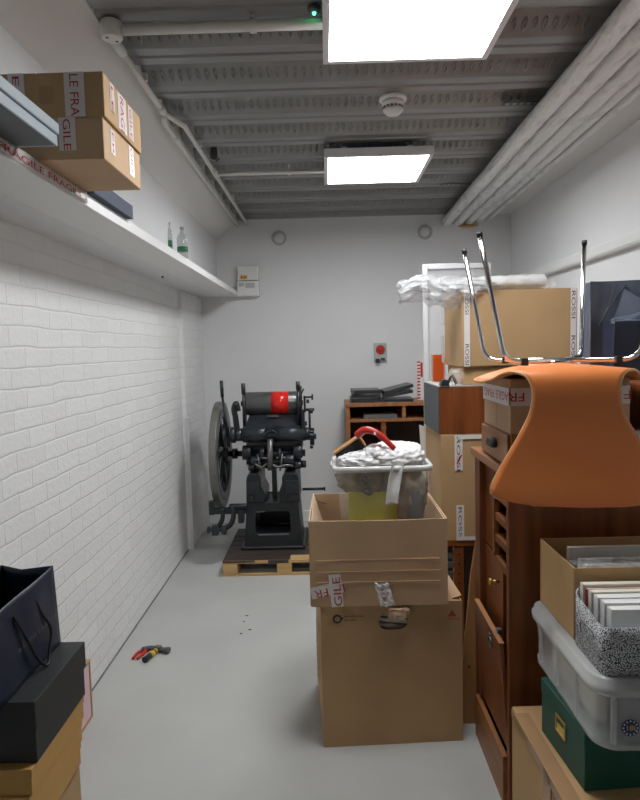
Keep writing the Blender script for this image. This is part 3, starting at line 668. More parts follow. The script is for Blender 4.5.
def big_upper():
    t = thing('cardboard_box', (.18,2.58,.5605), 'open cardboard box holding a clear tub, stacked on the large box', 'cardboard box')
    x0,x1,y0,y1,z0,z1,th = -.078,.436,2.345,2.80,.5605,.890,.006
    def skew(p): # slightly slumped
        k=(p.z-z0)/(z1-z0); return V((p.x+.006*k*math.sin(p.y*9), p.y-.008*math.sin(PI*k), p.z+(.006*noise.noise(p*6) if k>.9 else 0)))
    part('front_panel', MB().gbox(x0,x1,y0,y0+th,z0,z1,10).warp(lambda p: p+V((0,-.010*math.sin(PI*(p.x-x0)/(x1-x0))*((p.z-z0)/(z1-z0)),0))), 'card2', t)
    part('side_panel', MB().gbox(x0,x0+th,y0+th+.001,y1-th-.001,z0,z1,8).warp(lambda p: p+V((-.004*math.sin(6*p.y),0,0))), 'card2', t)
    part('side_panel', MB().gbox(x1-th,x1,y0+th+.001,y1-th-.001,z0,z1,8), 'card2', t)
    part('back_panel', MB().box(x0,x1,y1-th,y1,z0,z1), 'card2', t)
    part('bottom_panel', MB().box(x0+th,x1-th,y0+th,y1-th,z0,z0+.005), 'card2', t)
    q = MB()
    for zz in (.655,.695,.74): q.box(x0+.02,x1-.03,y0-.0065,y0-.0035,zz,zz+.0018)
    part('crease', q, 'card2', t)
    # inner flaps folded in along the sides
    part('flap', MB().add([(x0+.008,y0+.01,z1-.004),(x0+.008,y1-.01,z1-.004),(x0+.05,y1-.03,z1-.13),(x0+.05,y0+.03,z1-.13)],[(0,1,2,3)]), 'cardinside', t, solid=.004)
    part('flap', MB().add([(x1-.008,y0+.01,z1-.004),(x1-.008,y1-.01,z1-.004),(x1-.03,y1-.03,z1-.13),(x1-.03,y0+.03,z1-.13)],[(0,1,2,3)]), 'cardinside', t, solid=.004)
    part('dark_scuff', MB().tube([(-.060,2.786,.872),(-.045,2.787,.855),(-.015,2.788,.848)],.002), 'ink', t)
    # fragile tape cross on the front, and the white tape scrap
    def bowy(x, z): return y0-.010*math.sin(PI*(x-x0)/(x1-x0))*((z-z0)/(z1-z0))
    u = (XH+ZH*.22).normalized(); v = (ZH-XH*.22).normalized()
    tape(t, (-.074,y0-.0035,.592), u, v, .125, .045, None)
    lettering(t, 'LE FR', (.048,y0-.0050,.650), -u, -v, .044, 'tapered', width=.115, name='tape_print')
    u = (-ZH+XH*.08).normalized(); v = (XH+ZH*.08).normalized()
    tape(t, (-.012,y0-.0055,.685), u, v, .125, .045, None)
    lettering(t, 'FRAGILE'[3:], (.035+.004,y0-.0075,.565), (ZH-XH*.08).normalized(), (-XH-ZH*.08).normalized(), .042, 'tapered', width=.11, name='tape_print')
    s = thing('tape_scrap', (.19,2.33,.58), 'crumpled white tape scrap stuck over the join of the two big boxes', 'tape')
    part('scrap', MB().grid(lambda a,b_: (.158+.055*a+.022*b_, y0-.016-.006*noise.noise(V((a*6,b_*6,2)))-.006*b_, .652-.085*b_+.01*noise.noise(V((a*4,b_*3,0)))),14,18), 'filmwhite', s, solid=.001)
    lettering(s, 'FRAG', (.178,y0-.030,.635), (-ZH+XH*.25).normalized(), (XH+ZH*.25).normalized(), .022, 'tapered', width=.06)
big_upper()

def tub():
    t = thing('plastic_tub', (.21,2.62,.5665), 'clear square plastic tub of odds and ends inside the open cardboard box', 'tub')
    cx, cy, zb, zt = .213, 2.635, .5665, 1.062
    def ringpts(hx, hy, z, r=.035, k=5):
        pts = []
        for sx, sy, a0 in ((1,1,0),(-1,1,PI/2),(-1,-1,PI),(1,-1,1.5*PI)):
            for i in range(k+1):
                a = a0+PI/2*i/k; pts.append((cx+sx*(hx-r)+r*math.cos(a), cy+sy*(hy-r)+r*math.sin(a), z))
        return pts
    def loft(levels):
        b = MB(); rs = [ringpts(*l) for l in levels]; n = len(rs[0]); vs = [p for r in rs for p in r]
        b.add(vs, [(k*n+i,k*n+(i+1)%n,(k+1)*n+(i+1)%n,(k+1)*n+i) for k in range(len(rs)-1) for i in range(n)], True); return b, n, vs
    b, n, vs = loft([(.145,.10,zb),(.15,.105,zb+.01),(.182,.132,zt-.02),(.184,.134,zt)]); b.add(vs[:n],[tuple(range(n))[::-1]])
    part('shell', b, 'tubclear', t)
    b, n, vs = loft([(.183,.133,zt-.022),(.197,.146,zt-.020),(.199,.148,zt-.002),(.193,.143,zt+.002),(.184,.134,zt-.002)])
    part('rim', b, 'tubrim', t, solid=.002)
    part('handle', MB().box(cx+.199,cx+.206,cy-.05,cy+.05,zt-.02,zt-.004).box(cx-.206,cx-.199,cy-.05,cy+.05,zt-.02,zt-.004), 'tubrim', t, bev=.002)
    # what is inside
    g = 'odds and ends in the clear tub'
    single('plastic_wallet', MB().gbox(.075,.27,2.525,2.54,.80,.953,8).warp(lambda p: p+V((0,.006*noise.noise(p*14),.006*noise.noise(p*9)))), 'yellowgreen', (.17,2.53,.80), 'yellow-green plastic wallet pressed against the tub front, low down', 'wallet')
    single('wrapping_paper', MB().blob((.135,2.60,1.0),(.088,.055,.062),.3,5,2), 'beige', (.14,2.60,.95), 'crumpled beige wrapping behind the tub front, above the yellow-green wallet', 'wrapping')
    single('wrapping_paper', MB().blob((.30,2.59,.94),(.085,.055,.105),.25,5,4), 'beige', (.33,2.60,.86), 'crumpled beige wrapping in the tub behind the hanging clear strip', 'wrapping')
    single('tool_bundle', MB().blob((.345,2.545,.885),(.030,.018,.07),.3,5,8,3), 'greyitem', (.345,2.55,.82), 'grey bundle low in the corner of the clear tub', 'bundle')
    single('cable_bundle', MB().tube([(.13,2.528,1.01),(.16,2.525,.985),(.135,2.525,.965),(.165,2.525,.95),(.15,2.528,1.015),(.135,2.528,.96)],.008,smooth_path=5), 'foldergrey', (.15,2.53,.95), 'dark coiled cable seen through the tub front', 'cable')
    single('filler_cloth', MB().gbox(.09,.335,2.55,2.72,.569,.80,4).warp(lambda p: p+V((.006*noise.noise(p*9),.006*noise.noise(p*11),0))), 'beige', (.21,2.63,.569), 'folded beige cloth at the bottom of the clear tub', 'cloth')
    # white carrier bag on top
    s = thing('carrier_bag', (.25,2.62,1.05), 'crumpled white carrier bag bulging over the top of the clear tub', 'bag')
    b = MB().blob((.265,2.60,1.085),(.105,.085,.050),.26,3.2,11,5).blob((.150,2.57,1.072),(.085,.05,.034),.38,3.5,5,5).blob((.325,2.60,1.088),(.055,.06,.045),.3,3.2,3,4).blob((.20,2.56,1.10),(.05,.04,.034),.4,4,8,4)
    part('bag', b, 'whitebag', s)
    part('clear_strip', MB().grid(lambda a,c: (.250+.050*a-.045*c+.012*c*c, 2.484+.01*math.sin(3*a)-.012*c, 1.09-.175*c+.006*noise.noise(V((a*3,c*6,1)))),8,20), 'filmwhite', s, solid=.001)
    # black and red tool
    s = thing('hand_sander', (.10,2.62,1.09), 'red-handled hand tool with a black pad lying on the tub', 'hand tool')
    T = Matrix.Translation((.085,2.62,1.12))@Matrix.Rotation(R_(-33),4,'Y')
    part('pad', MB().box(-.062,.058,-.03,.03,-.028,.014,T=T), 'bristle', s, bev=.005)
    part('backing', MB().box(-.064,.060,-.033,.033,.0145,.022,T=T).box(.0585,.066,-.03,.03,-.028,.022,T=T), 'woodlight', s, bev=.002)
    part('handle', MB().tube([(.118,2.57,1.178),(.15,2.55,1.202),(.20,2.53,1.188),(.262,2.52,1.128)],[.017,.011],smooth_path=5), 'redplastic', s)
    part('rivet', MB().cyl((.185,2.511,1.192),(.185,2.52,1.192),.005), 'whiteplastic', s)
tub()

# ------------------------------------------------------------------ far desk
t = thing('wooden_desk_unit', (.5,5.3,0), 'low dark wooden unit with open compartments against the back wall', 'cabinet')
x0,x1,y0,y1 = .145,1.25,5.12,5.55
part('top', MB().box(x0,x1,y0-.01,y1,1.06,1.09), 'woodedge', t, bev=.003)
part('side_panel', MB().box(x0+.003,x0+.035,y0,y1,0,1.06), 'woodedge', t, bev=.003)
part('side_panel', MB().box(x1-.03,x1-.002,y0,y1,0,1.06), 'woodmid', t, bev=.003)
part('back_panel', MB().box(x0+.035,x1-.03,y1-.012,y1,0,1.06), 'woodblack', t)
part('shelf_board', MB().box(x0+.0355,x1-.0305,y0+.005,y1-.013,.935,.958), 'woodedge', t, bev=.002)
part('divider', MB().box(.60,.628,y0+.004,y1-.013,.9585,1.0595), 'woodedge', t, bev=.002)
part('divider', MB().box(.43,.47,y0+.02,y1-.013,0.002,.9345), 'wooddark', t, bev=.002)
q = MB()
for i in range(14): q.box(.428,.472,y0+.012,y0+.02,.05+i*.063,.075+i*.063)
part('runners', q, 'woodmid', t)
def folder(name, x0, x1, y0, y1, z, h, rot, label, m='folder', grp='black ring binders on the far unit', tip=0):
    c = V(((x0+x1)/2,(y0+y1)/2,z)); s = thing(name, c, label, 'binder', grp)
    part('cover', MB().box(x0,x1,y0,y1,z,z+.004).box(x0,x1,y0,y1,z+h-.004,z+h).box(x0,x1,y0,y0+.004,z+.0042,z+h-.0042), m, s, bev=.001)
    part('contents', MB().box(x0+.006,x1-.006,y0+.006,y1-.004,z+.0045,z+h-.0045), 'foldergrey', s)
    s.rotation_euler = (0, R_(tip), R_(rot)); return s
folder('ring_binder', .19,.43,5.15,5.44,1.0905,.036,2,'black binder at the bottom of the flat pile on the far unit')
folder('ring_binder', .20,.44,5.15,5.44,1.127,.034,-3,'black binder in the middle of the flat pile on the far unit')
folder('ring_binder', .205,.435,5.15,5.44,1.1615,.030,4,'black binder on top of the flat pile on the far unit')
folder('ring_binder', .45,.70,5.15,5.43,1.0905,.022,-2,'thin black binder lying under the tilted binders on the far unit')
folder('ring_binder', .455,.695,5.15,5.43,1.142,.026,0,'tilted black binder, lower of the leaning pair on the far unit', tip=-9)
folder('ring_binder', .455,.695,5.15,5.43,1.180,.026,3,'tilted black binder, upper of the leaning pair on the far unit', tip=-13)
folder('ring_binder', .29,.56,5.13,5.40,.9585,.034,0,'flat grey-black folder inside the top compartment of the far unit', m='foldergrey', grp='folders inside the far unit')

# white framed panel
t = thing('framed_panel', (.9,4.4,0), 'tall white-framed clear panel standing between the boxes and back wall', 'framed panel')
fx0,fx1,fy,fz = .668,1.13,4.40,2.085
part('frame', MB().box(fx0,fx0+.034,fy,fy+.03,0,fz).box(fx1-.034,fx1,fy,fy+.03,0,fz).box(fx0+.034,fx1-.034,fy,fy+.03,fz-.034,fz).box(fx0+.034,fx1-.034,fy,fy+.03,0,.06), 'whiteframe', t, bev=.003)
part('pane', MB().box(fx0+.0345,fx1-.0345,fy+.012,fy+.016,.0605,fz-.0345), 'pane', t)

# striped roll near the far unit
p = at(421.5, 401, Y=5.2)
t = thing('striped_tube', (p.x,5.3,1.0905), 'red and white striped strip standing on the far unit beside the white frame', 'striped strip')
part('core', MB().box(p.x-.018,p.x+.03,5.29,5.31,1.0905,1.43), 'whiteplastic', t)
q = MB()
for i in range(12): q.box(p.x-.019,p.x+.006,5.2885,5.2895,1.10+i*.027,1.113+i*.027)
q.box(p.x+.008,p.x+.026,5.2885,5.2895,1.28,1.40)
part('stripes', q, 'redplastic', t)

# ------------------------------------------------------------------ middle stack
MX = .512
t = thing('wooden_rack', (.8,3.1,0), 'dark wooden slatted rack on the floor under the tall cardboard box', 'rack')
part('top', MB().box(.505,1.1,2.9,3.36,.605,.632), 'wooddark', t, bev=.003)
part('front_post', MB().box(.57,.615,2.905,2.94,0,.605), 'wooddark', t, bev=.003)
part('front_post', MB().box(.51,.53,2.905,2.94,0,.605), 'wooddark', t, bev=.003)
part('front_post', MB().box(1.06,1.095,2.905,2.94,0,.605), 'wooddark', t, bev=.003)
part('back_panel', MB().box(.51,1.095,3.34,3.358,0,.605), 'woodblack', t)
q = MB()
for i in range(12): q.box(.531,.569,2.915,2.925,.04+i*.046,.066+i*.046)
part('slats', q, 'foldergrey', t)
q = MB()
for i in range(12): q.cyl((.592,2.9045,.06+i*.046),(.592,2.903,.06+i*.046),.005,n=10)
part('peg_holes', q, 'woodblack', t)

t = closed_box('cardboard_box', 'tall cardboard box with printed white tape, standing on the wooden rack', .512,1.06,2.9,3.34,.6325,1.128, 'card', None, seam='X')
tape(t, (.575,2.8965,1.125), -ZH, XH, .165, .036, 'ROSSI', ink='ink')
tape(t, (.58,2.8965,.80), -ZH, XH, .165, .036, 'ROSSI', ink='ink')
tape(t, (.59,2.8955,1.105), XH, ZH, .45, .018, None)
tape(t, (.59,2.8955,.635), XH, ZH, .45, .018, None)
tape(t, (.5085,3.26,.95), -ZH, -YH, .16, .04, 'OSSI', ink='ink')
part('logo_stroke', MB().prism([(.583,.995),(.603,1.035),(.609,1.032),(.589,.992)], 2.8945,2.8950,'Y'), 'inkred', t)
t2 = thing('paper_sheets', (.50,3.5,.7), 'sheaf of pale papers sticking out behind the tall taped box', 'papers')
for i in range(5):
    part('sheet', MB().add([(.515+i*.006,3.40+i*.01,.6),(.55+i*.004,3.40+i*.01,.6),(.56+i*.006,3.40+i*.01,1.09-i*.02),(.487+i*.012,3.40+i*.01,1.115-i*.025)],[(0,1,2,3)]), 'cream' if i%2 else 'paper', t2, solid=.002)
part('sheet_bundle', MB().box(.50,.9,3.39,3.46,0,.6), 'cream', t2)

# wooden box on top of it (grey cloth side)
t = thing('wooden_box', (.77,3.1,1.129), 'dark wooden box with a grey end, on the tall taped cardboard box', 'box')
part('body', MB().box(.506,1.05,2.9,3.32,1.129,1.345), 'wooddark', t, bev=.003)
part('end_panel', MB().box(.5035,.5058,2.9,3.32,1.129,1.345), 'greydark', t)
part('top_sheet', MB().box(.504,1.05,2.9,3.32,1.3455,1.350), 'greyplate', t)
# bulldog clips
t = thing('bulldog_clip', at(448,385,Z=1.351), 'black wire clips lying on the wooden box beside the orange card', 'clip')
c = at(446,386,Z=1.351)+V((0,.02,0))
part('jaw', MB().prism([(-.022,0),(.022,0),(.010,.028),(-.010,.028)], c.y, c.y+.05,'Y').warp(lambda p: V((p.x+c.x, p.y, p.z+1.3505))), 'folder', t, bev=.002)
part('wire', MB().tube([(c.x+.01,c.y+.01,1.354),(c.x+.03,c.y+.01,1.395),(c.x+.05,c.y+.01,1.354)],.003,smooth_path=5).tube([(c.x+.02,c.y+.03,1.354),(c.x+.04,c.y+.03,1.400),(c.x+.06,c.y+.03,1.356)],.003,smooth_path=5), 'folder', t)
# orange card
t = thing('orange_card', (.575,3.28,1.3505), 'bright orange perforated card standing upright on the wooden box', 'card')
part('card', MB().box(.538,.606,3.28,3.284,1.3505,1.487), 'orangecard', t)
q = MB()
for i in range(14):
    q.box(.5385,.5455,3.2788,3.2795,1.354+i*.0095,1.359+i*.0095).box(.5985,.6055,3.2788,3.2795,1.354+i*.0095,1.359+i*.0095)
part('perforations', q, 'paper', t)

# small brown carton and the big box above
t = closed_box('cardboard_carton', 'low brown carton wedged under the big taped cardboard box', .625,1.1,2.92,3.30,1.3505,1.434, 'card3', None, seam='X')
t = closed_box('cardboard_box', 'big cardboard box with white printed tape, behind the upturned orange chair', .612,1.13,2.9,3.32,1.4345,1.775, 'card', None, seam='X', bulge=.003)
tape(t, (.622,2.8965,1.775), -ZH, XH, .34, .026, 'ROSSI            ROSSI', ink='ink', k=.9)
tape(t, (1.098,2.8965,1.775), -ZH, XH, .34, .026, 'ROSSI     ROSSI', ink='ink', k=.9)
tape(t, (.5695,3.16,1.76), -ZH, -YH, .13, .05, None); tape(t, (.5695,3.16,1.58), -ZH, -YH, .13, .05, None)
# loose clear wrap beneath the box corner
t = thing('plastic_wrap', (.62,2.86,1.36), 'small crumpled clear wrap on the wooden box under the big carton', 'plastic wrap')
part('film', MB().blob((.60,2.96,1.385),(.035,.05,.033),.35,7,9,3), 'film', t)

# crumpled film and white roll on top
t = thing('plastic_sheeting', (.75,2.95,1.776), 'crumpled clear plastic sheeting hanging off the top of the big cardboard box', 'plastic sheeting')
def film(a, c):
    x = .335+.42*a; env = .35+.65*min(1,a*1.6+.15)
    q = V((a*5, c*4, 0)); w = .045*noise.noise(q)+.03*(1-2*abs(noise.noise(q*2.2)))
    z = 1.765+.02*a+(.5-c)*.20*(1-.55*a)*env+.03*math.sin(a*7)*(1-a)
    return (x+.03*noise.noise(q*1.7+V((9,0,0))), 2.93-.10*math.sin(PI*c)*(1-.3*a)+w, z+.02*noise.noise(q*2))
part('sheet', MB().grid(film, 44, 34), 'film', t, solid=.0015)
def film2(a, c):
    p = V(film(a, c)); return p+V((0,.05+.02*noise.noise(V((a*9,c*7,4))),.006))
part('sheet_fold', MB().grid(film2, 36, 26), 'film', t, solid=.0015)
t = thing('wrapped_roll', (.9,3.02,1.776), 'white plastic-wrapped roll lying along the top of the big cardboard box', 'roll')
def roll(a, c):
    x = .60+.40*a; th = 2*PI*c; r = .030+.010*a+.005*noise.noise(V((a*11,math.cos(th)*2,math.sin(th)*2)))
    return (x, 2.98+r*1.4*math.cos(th), 1.776+.037+r*math.sin(th)*.9)
part('wrap', MB().grid(roll, 50, 24), 'filmwhite', t)
part('core', MB().tube([(.61,2.98,1.812),(.995,2.98,1.813)],.024,n=16), 'paper', t)
part('film_tail', MB().grid(lambda a,c: (.98+.07*a, 2.93+.09*c, 1.782+.045*math.sin(PI*c)*(1-.4*a)+.012*noise.noise(V((a*5,c*6,8)))),12,14), 'film', t, solid=.001)

# ------------------------------------------------------------------ tall wooden cabinet with open slots
CX0, CX1, CY0, CY1, CT = .566, 1.45, 2.0, 2.46, 1.138
t = thing('wooden_cabinet', (1.0,2.24,0), 'tall dark red wooden cabinet with open slots and a hanging flap', 'cabinet')
part('near_panel', MB().box(CX0,CX1,CY0,CY0+.028,0,CT-.03), 'wooddark', t, bev=.002)
part('far_panel', MB().box(CX0,CX1,CY1-.028,CY1,0,CT-.03), 'wooddark', t, bev=.002)
part('stile', MB().box(CX0,CX0+.03,CY1-.075,CY1-.0285,0,CT-.031), 'wooddark', t, bev=.002)
part('stile', MB().box(CX0,CX0+.02,2.178,2.20,.80,CT-.031), 'woodmid', t, bev=.001)
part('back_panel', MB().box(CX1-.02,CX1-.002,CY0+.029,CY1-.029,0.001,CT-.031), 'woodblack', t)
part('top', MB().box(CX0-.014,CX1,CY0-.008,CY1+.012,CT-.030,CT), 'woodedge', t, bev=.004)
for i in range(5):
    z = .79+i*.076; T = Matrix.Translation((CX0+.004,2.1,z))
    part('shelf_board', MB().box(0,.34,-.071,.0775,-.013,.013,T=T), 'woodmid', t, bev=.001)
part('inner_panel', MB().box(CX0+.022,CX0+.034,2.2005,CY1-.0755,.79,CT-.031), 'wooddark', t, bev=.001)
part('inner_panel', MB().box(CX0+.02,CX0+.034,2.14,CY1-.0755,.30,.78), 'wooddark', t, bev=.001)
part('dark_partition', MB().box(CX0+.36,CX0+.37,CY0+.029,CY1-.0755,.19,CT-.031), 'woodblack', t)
f = part('flap_door', MB().add([(CX0-.022,CY0+.03,.555),(CX0-.008,CY0+.03,.555),(CX0-.008,CY1-.08,.565),(CX0-.022,CY1-.08,.565),(CX0+.008,CY0+.03,.18),(CX0+.019,CY0+.03,.18),(CX0+.019,CY1-.08,.18),(CX0+.008,CY1-.08,.18)],[(0,1,2,3),(7,6,5,4),(0,4,5,1),(1,5,6,2),(2,6,7,3),(3,7,4,0)]), 'wooddark', t, bev=.001)
part('flap_edge', MB().add([(CX0-.023,CY0+.03,.5555),(CX0-.006,CY0+.03,.5555),(CX0-.006,CY1-.08,.5655),(CX0-.023,CY1-.08,.5655),(CX0-.023,CY0+.03,.5495),(CX0-.023,CY1-.08,.5595)],[(0,1,2,3),(0,3,5,4)]), 'woodedge', f, solid=.001)
part('ring_pull', MB().ring((CX0-.023,2.15,.505),(1,0,.1),.022,.017,.005,24).cyl((CX0-.022,2.15,.53),(CX0-.028,2.15,.53),.006), 'steel', f)
part('catch', MB().box(CX0-.012,CX0+.004,2.09,2.11,.558,.575), 'steel', f, bev=.002)
part('knob', MB().cyl((CX0+.02,2.20,.70),(CX0-.004,2.20,.70),.006).cyl((CX0-.002,2.20,.70),(CX0-.012,2.20,.70),.012), 'brass', t)
part('plinth', MB().box(CX0-.012,CX0+.006,CY0+.03,CY1-.035,0,.165), 'woodedge', t, bev=.002)
# leaning plank
t = thing('plank', (.53,2.5,0), 'pale wooden plank leaning against the far side of the tall cabinet', 'plank')
part('board', MB().add([(.497,2.49,0),(.585,2.49,0),(.60,2.49,.9),(.555,2.49,.62),(.497,2.508,0),(.585,2.508,0),(.60,2.508,.9),(.555,2.508,.62)],[(0,1,2,3),(7,6,5,4),(0,4,5,1),(1,5,6,2),(2,6,7,3),(3,7,4,0)]), 'woodlight', t, bev=.001)
part('knot', MB().cyl((.545,2.4895,.24),(.545,2.4885,.24),.007,n=14), 'wooddark', t)

# drawer unit on the cabinet
t = thing('drawer_unit', (.78,2.17,CT), 'light brown wooden drawer with a black cup handle, on the tall cabinet', 'drawer unit')
part('carcass', MB().box(.576,1.0,2.005,2.36,CT+.0005,CT+.111), 'woodedge', t, bev=.002)
f = part('drawer', MB().box(.566,.5755,2.015,2.35,CT+.006,CT+.105), 'woodedge', t, bev=.003)
part('cup_handle', MB().prism([(2.13,CT+.048),(2.20,CT+.048),(2.205,CT+.062),(2.19,CT+.078),(2.14,CT+.078),(2.125,CT+.062)], .544,.5655,'X'), 'rubber', f, bev=.005)
# fragile box on top, its print upside down
FB0, FB1 = CT+.1115, 1.421
t = closed_box('cardboard_box', 'cardboard box with upside-down fragile tape, directly under the orange chair', .572,.945,2.0,2.33,FB0,FB1, 'card2', None, seam='X', bulge=.002)
tp = tape(t, (.943,1.9975,FB1-.028), -XH, -ZH, .37, .056, None)
lettering(tp, 'FRAGILE', (.950,1.9960,FB1-.042), -XH, -ZH, .040, 'tapered', width=.225)
lettering(tp, 'FR', (.618,1.9960,FB1-.042), -XH, -ZH, .040, 'tapered', width=.050)
# the same tape carried round on to the aisle side (print still upside down)
n = 1
b_ = MB().box(.5675,.5685,2.002,2.328,FB1-.084,FB1-.028); tp = part('tape', b_, 'tapewhite', t)
lettering(tp, 'AGILE FRAG', (.5670,2.006,FB1-.042), YH, -ZH, .040, 'tapered', width=.30)
for o in tp.children:   # seen from the aisle side
    me = o.data
    for q in me.vertices: q.co.x = (.5668)-t.location.x
part('seam', MB().box(.5678,.5684,2.15,2.153,FB0,FB1-.08), 'card', t)

# wooden box and bags at the right
t = thing('wooden_box', (1.25,2.25,CT), 'dark wooden box beside the fragile box on the tall cabinet', 'box')
part('body', MB().box(1.003,1.44,2.02,2.475,CT+.0005,1.395), 'wooddark', t, bev=.003)
part('moulding', MB().box(1.0025,1.441,2.012,2.02,1.37,1.395), 'wooddark', t, bev=.002)
t = thing('white_sheet', (1.02,1.96,CT), 'white folded sheet on the cabinet edge beside the fragile box', 'paper')
part('sheet', MB().grid(lambda a,c: (.95+.40*a, 1.955+.045*c, CT+.112-.03*(1-c)**2+.004*math.sin(9*a)),14,6), 'paper', t, solid=.003)
part('sheet_drop', MB().grid(lambda a,c: (.96+.38*a, 1.953+.004*math.sin(8*a), CT+.085-.075*c),14,6), 'paper', t, solid=.003)
part('stack', MB().box(.955,1.35,1.96,1.998,CT+.001,CT+.075), 'paper', t)

def paper_bag(name, label, x0,x1,y0,y1,z0,z1, m, mi, loc, group=None, flare=.0, dent=.0):
    t = thing(name, loc, label, 'bag', group); th=.002
    def w(p):
        k=(p.z-z0)/(z1-z0); q=V(p); cx,cy=(x0+x1)/2,(y0+y1)/2
        q.y = cy+(q.y-cy)*(1-flare*k); ux=(p.x-x0)/(x1-x0)
        q.y += dent*math.sin(PI*ux*2)*k*.4+.006*noise.noise(p*9)
        return q
    part('front', MB().gbox(x0,x1,y0,y0+th,z0,z1,10).warp(w), m, t)
    part('back', MB().gbox(x0,x1,y1-th,y1,z0,z1,10).warp(w), m, t)
    part('gusset', MB().gbox(x0,x0+th,y0+th,y1-th,z0,z1,8).warp(lambda p: w(p)+V((.02*(1-abs(2*(p.y-y0)/(y1-y0)-1))*((p.z-z0)/(z1-z0)),0,0))), m, t)
    part('gusset', MB().gbox(x1-th,x1,y0+th,y1-th,z0,z1,8).warp(lambda p: w(p)-V((.02*(1-abs(2*(p.y-y0)/(y1-y0)-1))*((p.z-z0)/(z1-z0)),0,0))), m, t)
    part('bottom', MB().box(x0,x1,y0,y1,z0,z0+.002), mi, t)
    return t
t = paper_bag('carrier_bag', 'grey-blue glossy carrier bag with black cord handles behind the chair', .972,1.24,2.365,2.465,1.3955,1.752,'navygloss','navyin',(1.09,2.19,1.3955), 'dark carrier bags on the wooden box', .2, .03)
part('handle', MB().tube([(1.06,2.372,1.735),(1.03,2.355,1.66),(.995,2.35,1.59),(1.035,2.352,1.66),(1.10,2.372,1.735)],.003,smooth_path=6), 'rubber', t)
part('fold', MB().add([(1.09,2.362,1.72),(1.15,2.32,1.67),(1.12,2.32,1.63),(1.03,2.355,1.56)],[(0,1,2,3)]), 'navygloss', t, solid=.002)
t = paper_bag('carrier_bag', 'deep navy carrier bag slumped in front of the grey-blue bag', 1.0,1.40,2.24,2.33,1.3955,1.60,'navy','navyin',(1.2,2.06,1.3955), 'dark carrier bags on the wooden box', -.1, .02)
part('top_fold', MB().grid(lambda a,c: (1.01+.39*a, 2.30-.05*c+.015*noise.noise(V((a*5,c*4,0))), 1.60+.13*a*(1-c)-.01*c+.02*noise.noise(V((a*6,c*3,3)))),18,10), 'navygloss', t, solid=.002)

